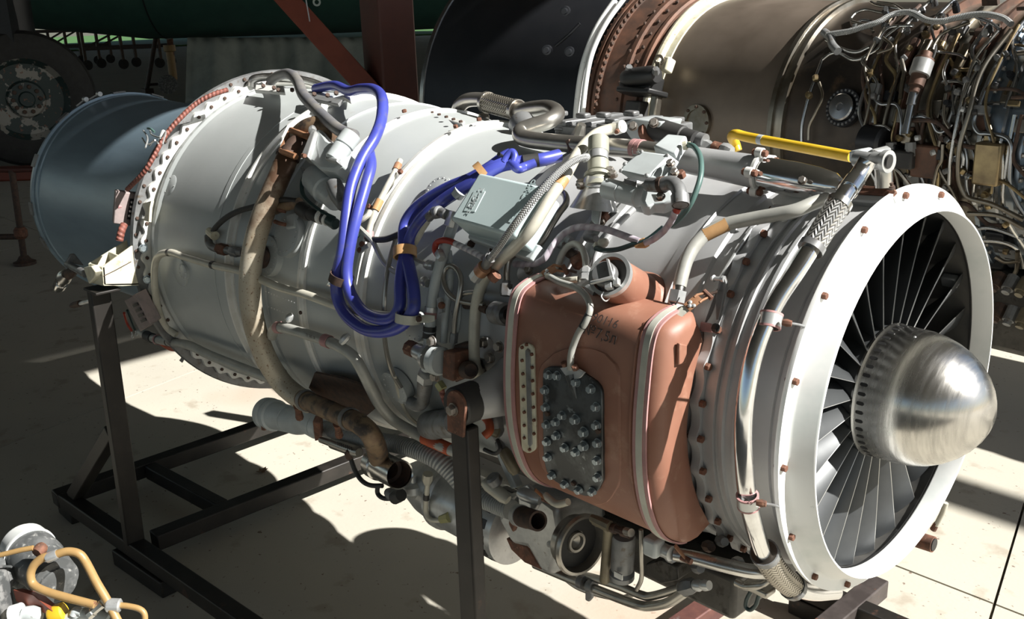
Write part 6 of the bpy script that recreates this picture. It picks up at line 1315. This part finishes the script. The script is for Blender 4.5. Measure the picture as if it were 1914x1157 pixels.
# a third, silver engine casing beyond
SE = thing('silver_engine', 'polished silver engine casing behind the brown engine, top right', 'jet engine', (1.0, 3.0, -.3))
S0 = V((0.6, 3.0, .16))
ob('compressor_case', MB().lathe([(-1.4, .40), (-.6, .40), (-.2, .43), (.0, .44)] + [(.0 + .12 * k + d, .44 + (.006 if d in (.01, .03) else 0)) for k in range(12) for d in (0, .01, .03, .04)] + [(1.5, .44)], S0, BA, 64, True, True), 'bgsilver', SE, 'banded silver casing')
ob('rear_case', MB().lathe([(-2.6, .44), (-1.4, .41)], S0, BA, 48, True), 'bgbrown', SE)
for s in (-1.2, 1.0): beam('cradle_leg', S0 + BA * s + V((0, 0, -.40)), V(((S0 + BA * s).x, (S0 + BA * s).y, GZ)), .3, .1, parent=SE)

# ------------------------------------------------------------------ building and aircraft in the shade behind
def dd_(px, py, d): return CAM + ray(px, py) * d
# red steel column with diagonal brace
cb_ = dd_(735, 200, 5.0); ct_ = V((cb_.x, cb_.y, 4.0))
CN = thing('steel_column', 'dark red painted steel column with diagonal brace', 'column', (cb_.x, cb_.y, GZ))
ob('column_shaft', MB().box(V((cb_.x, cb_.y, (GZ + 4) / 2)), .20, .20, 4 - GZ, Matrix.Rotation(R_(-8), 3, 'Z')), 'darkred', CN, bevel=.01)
ob('base_plate', MB().box(V((cb_.x, cb_.y, GZ + .01)), .4, .4, .02), 'darkred', CN)
br0, br1 = dd_(705, 185, 4.9), dd_(520, -20, 4.9)
brd = (br1 - br0).normalized()
br0 = br0 - brd * .5; tt = (3.9 - br0.z) / brd.z; br1 = br0 + brd * tt
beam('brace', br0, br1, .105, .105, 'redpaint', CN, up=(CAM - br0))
ob('strap', MB().tube([dd_(572, 0, 4.78), dd_(579, 40, 4.78)], .003, 6), 'alu', CN)
# green aircraft belly, wheel and leg
AC = thing('aircraft', 'dark green parked aircraft, its belly and main wheel in the shade', 'aircraft', V((dd_(250, 200, 14).x, dd_(250, 200, 14).y, GZ)))
rv = V((CR[0][0], CR[1][0], 0)).normalized()
fc_ = dd_(520, 66, 19.5); fz = fc_.z + 1.25
fu = MB(); Lf = []
for k in range(15):
    t = -9 + 18 * k / 14; r = 1.25 * (1 - .0016 * t * t) ; c = V((fc_.x, fc_.y, 0)) + rv * t + V((0, 0, fz + .0 + (.010 * t * t if t < -3 else 0)))
    M = frame(rv); Lf.append([c + M @ V((r * math.cos(2 * PI * i / 40), r * math.sin(2 * PI * i / 40), 0)) for i in range(40)])
ob('fuselage', fu.loops(Lf, True, True, True), 'planegreen', AC, 'dark green fuselage belly')
for t in (-2.2, 2.6): 
    c = V((fc_.x, fc_.y, 0)) + rv * t + V((0, 0, fz)); ob('panel_seam', MB().lathe([(0, 1.2), (0, 1.254), (.02, 1.254), (.02, 1.2)], c, rv, 48), 'bgdark', AC)
ws = dd_(592, 4, 18.2); ob('marking', MB().lathe([(0, .04), (0, .075), (.012, .075), (.012, .04)], ws + V((0, 0, 0)), CAM - ws, 18), 'boxblue', AC)
wc = dd_(48, 185, 11.4); wr_ = wc.z - GZ
wax = (V((CAM.x, CAM.y, wc.z)) - wc).normalized(); wax = (wax + rv * .15).normalized()
wh = ob('tyre', MB().lathe([(-.14, wr_ * .60), (-.16, wr_ * .80), (-.12, wr_ * .95), (-.05, wr_), (.05, wr_), (.12, wr_ * .95), (.16, wr_ * .80), (.14, wr_ * .60)], wc, wax, 48), 'tyre', AC, 'worn black tyre')
hb = ob('wheel_hub', MB().lathe([(.0, wr_ * .66), (.12, wr_ * .64), (.13, wr_ * .60), (.06, wr_ * .52), (.05, wr_ * .28), (.09, wr_ * .25), (.10, wr_ * .12), (.12, wr_ * .10), (.12, 0)], wc, wax, 40), 'hubpaint', AC, 'flaking painted wheel hub')
for k in range(10):
    a = 2 * PI * k / 10; inst('hub_bolt', B_DARK, hb, wc + wax * .09 + frame(wax) @ V((wr_ * .19 * math.cos(a), wr_ * .19 * math.sin(a), 0)), frame(wax), 5)
ob('gear_leg', MB().tube([wc - wax * .25, wc - wax * .25 + V((0, 0, .9)), wc - wax * .1 + V((0, 0, 2.4))], .26, 16).box(wc - rv * .3 + V((0, 0, 1.15)), .7, .3, 1.2, frame2(rv, V((0, 0, 1)))), 'bgdark', AC, 'dark landing gear leg')
w2 = dd_(648, 62, 24); ob('far_wheel', MB().lathe([(-.15, 0), (-.15, .3), (-.1, .45), (.1, .45), (.15, .3), (.15, 0)], V((w2.x, w2.y, GZ + .45)), V((CAM.x - w2.x, CAM.y - w2.y, 0)), 28), 'tyre', AC)
# wheel chock plate
ch_ = dd_(55, 296, 10.6); tag(ob('wheel_chock', MB().box(V((ch_.x, ch_.y, GZ + .06)), 1.1, .35, .12, frame2(rv, V((0, 0, 1)))), 'redpaint', bevel=.02), 'low dark red chock in front of the aircraft wheel', 'chock')
# plastic sheet hanging from the belly to the ground
sh = MB(); Ls = []
for j in range(9):
    row = []
    for i in range(33):
        px = 350 + (700 - 350) * i / 32 - (20 * j / 8 if i < 6 else 0); v = j / 8
        d = 19.0 - .7 * v + .12 * math.sin(i * .9 + v) * (.3 + v) + .05 * math.sin(i * 2.3)
        top = dd_(px, 70, d); z = top.z + (GZ + .01 - top.z) * v; row.append(V((top.x, top.y, z)))
    Ls.append(row)
sh.loops(Ls, False)
so_ = ob('plastic_sheet', sh, 'sheet', sharp=80); md = so_.modifiers.new('thickness', 'SOLIDIFY'); md.thickness = .004
tag(so_, 'grey translucent plastic sheet hanging under the green aircraft', 'plastic sheet')
# nose gear jack beside the sheet
JK = thing('aircraft_jack', 'rusty tripod jack with a small wheel beside the plastic sheet', 'jack', V((dd_(300, 130, 22).x, dd_(300, 130, 22).y, GZ)))
jb = dd_(310, 130, 16.0)
def jp_(px, z, d=22.0): q = dd_(px, 130, d); return V((q.x, q.y, z))
ob('jack_leg', MB().tube([jp_(268, GZ + .05), jp_(300, GZ + 1.25)], .05, 10), 'trolley', JK); ob('jack_leg', MB().tube([jp_(325, GZ + 1.25), jp_(322, GZ + .15)], .07, 10), 'rust', JK)
ob('jack_body', MB().lathe([(0, .09), (.6, .09), (.62, .13), (.75, .13)], jp_(322, GZ + .30), (0, 0, 1), 18, True, True), 'ochre', JK); ob('jack_foot', MB().box(jp_(270, GZ + .06), .25, .2, .12), 'trolley', JK, bevel=.01)
wj = jp_(310, GZ + .21, 21.8); ob('jack_wheel', MB().lathe([(-.05, .0), (-.05, .21), (.05, .21), (.05, .14), (.06, .13), (.06, 0)], wj, V((CAM.x - wj.x, CAM.y - wj.y, 0)), 24), 'peel', JK)
ob('jack_bar', MB().tube([jp_(270, GZ + .2), jp_(322, GZ + .22)], .03, 8), 'trolley', JK)
# trolleys with castors, further off
def trolley(px0, px1, d, zt, label):
    a = dd_(px0, 60, d); b = dd_(px1, 60, d); c = (a + b) / 2
    t = thing('trolley', label, 'trolley', V((c.x, c.y, GZ)), 'castor trolleys behind the aircraft wheel')
    u = V((b.x - a.x, b.y - a.y, 0)); L = u.length; u.normalize(); w = V((u.y, -u.x, 0)); base = V((a.x, a.y, GZ))
    hz = zt
    for e in (-.6, .6):
        for z in (.55 * hz, hz): beam('rail', base + w * e + V((0, 0, z)), base + u * L + w * e + V((0, 0, z)), .09, .12, 'trolley', t)
        for k in (0, .5, 1): beam('upright', base + u * L * k + w * e + V((0, 0, .3)), base + u * L * k + w * e + V((0, 0, hz)), .09, .09, 'trolley', t, up=(1, 0, 0))
        beam('brace', base + w * e + V((0, 0, .55 * hz)), base + u * L * .5 + w * e + V((0, 0, hz)), .06, .06, 'trolley', t)
        for k in (.02, .5, .98):
            p = base + u * L * k + w * e + V((0, 0, .17)); ob('castor', MB().lathe([(-.05, 0), (-.05, .15), (-.03, .17), (.03, .17), (.05, .15), (.05, .06), (.06, 0)], p, V((CAM.x - p.x, CAM.y - p.y, 0)), 18), 'tyre', t)
    return t
trolley(75, 190, 38, 1.3, 'dark rusty castor trolley behind the aircraft wheel, left one'); trolley(165, 305, 34, 1.3, 'dark rusty castor trolley under the aircraft belly, right one')
# rusty screw prop at the left edge
pf = pt((47, 494, 'z', GZ)); JP = thing('screw_prop', 'rusty adjustable screw prop standing at the left edge', 'prop', pf)
ob('foot_disc', MB().lathe([(0, .075), (.02, .075), (.03, .05), (.06, .03)], pf, (0, 0, 1), 24, True, True), 'rustdark', JP)
tp_ = on(22, 318, 1, pf.y + .02)
ob('screw_post', MB().tube([pf + V((0, 0, .03)), pf.lerp(tp_, .45), tp_], .022, 12), 'rustdark', JP); ob('collar', MB().lathe([(0, .03), (.02, .045), (.06, .045), (.08, .03)], pf.lerp(tp_, .28), tp_ - pf, 16, True, True), 'rust', JP)
ob('crossbar', MB().tube([tp_ + V((-.3, -.3, .02)), tp_, tp_ + V((.12, .12, 0)), tp_ + V((.14, .14, .1))], .018, 10), 'darkred', JP); ob('lower_arm', MB().tube([pf.lerp(tp_, .3), pf.lerp(tp_, .3) + V((-.35, -.3, .0))], .02, 10), 'rustdark', JP)
ob('outer_foot', MB().lathe([(0, .07), (.02, .07), (.03, .03), (.40, .025)], pf + V((-.35, -.3, 0)), (0, 0, 1), 20, True, True), 'rustdark', JP)

# ------------------------------------------------------------------ shed roof over the background, its edge beams, added near roof, far lawn
mat('roof', (.10, .10, .095), .8)
rf_ = struct(ob('ceiling', MB().box((-36.38, 25.5, 4.06), 75.2, 49, .12), 'roof')); rf_['label'] = 'shed roof over the parked aircraft'
c2_ = struct(ob('ceiling', MB().box((-14, -7.0, 4.06), 50, 16.0, .12), 'roof')); c2_['label'] = 'unseen shed roof added over the near engine to cut sky light'  # unseen near roof, added to block sky light and deepen the shade
struct(ob('trim_1', MB().box((1.47, 14, 4.05), .16, 26, .2), 'roof')); struct(ob('trim_2', MB().box((6.0, 3.9, 4.05), 9, .13, .2), 'roof'))
mat('grass', (.05, .13, .025), .9, c2=(.03, .09, .02), scale=3)
gl = dd_(85, 46, 1.0) - CAM; gl = V((gl.x, gl.y, 0)).normalized()
lw = MB().box(V((CAM.x, CAM.y, GZ + .02)) + gl * 95, 60, 60, .06, frame2(gl, V((0, 0, 1)))); struct(ob('lawn', lw, 'grass'))
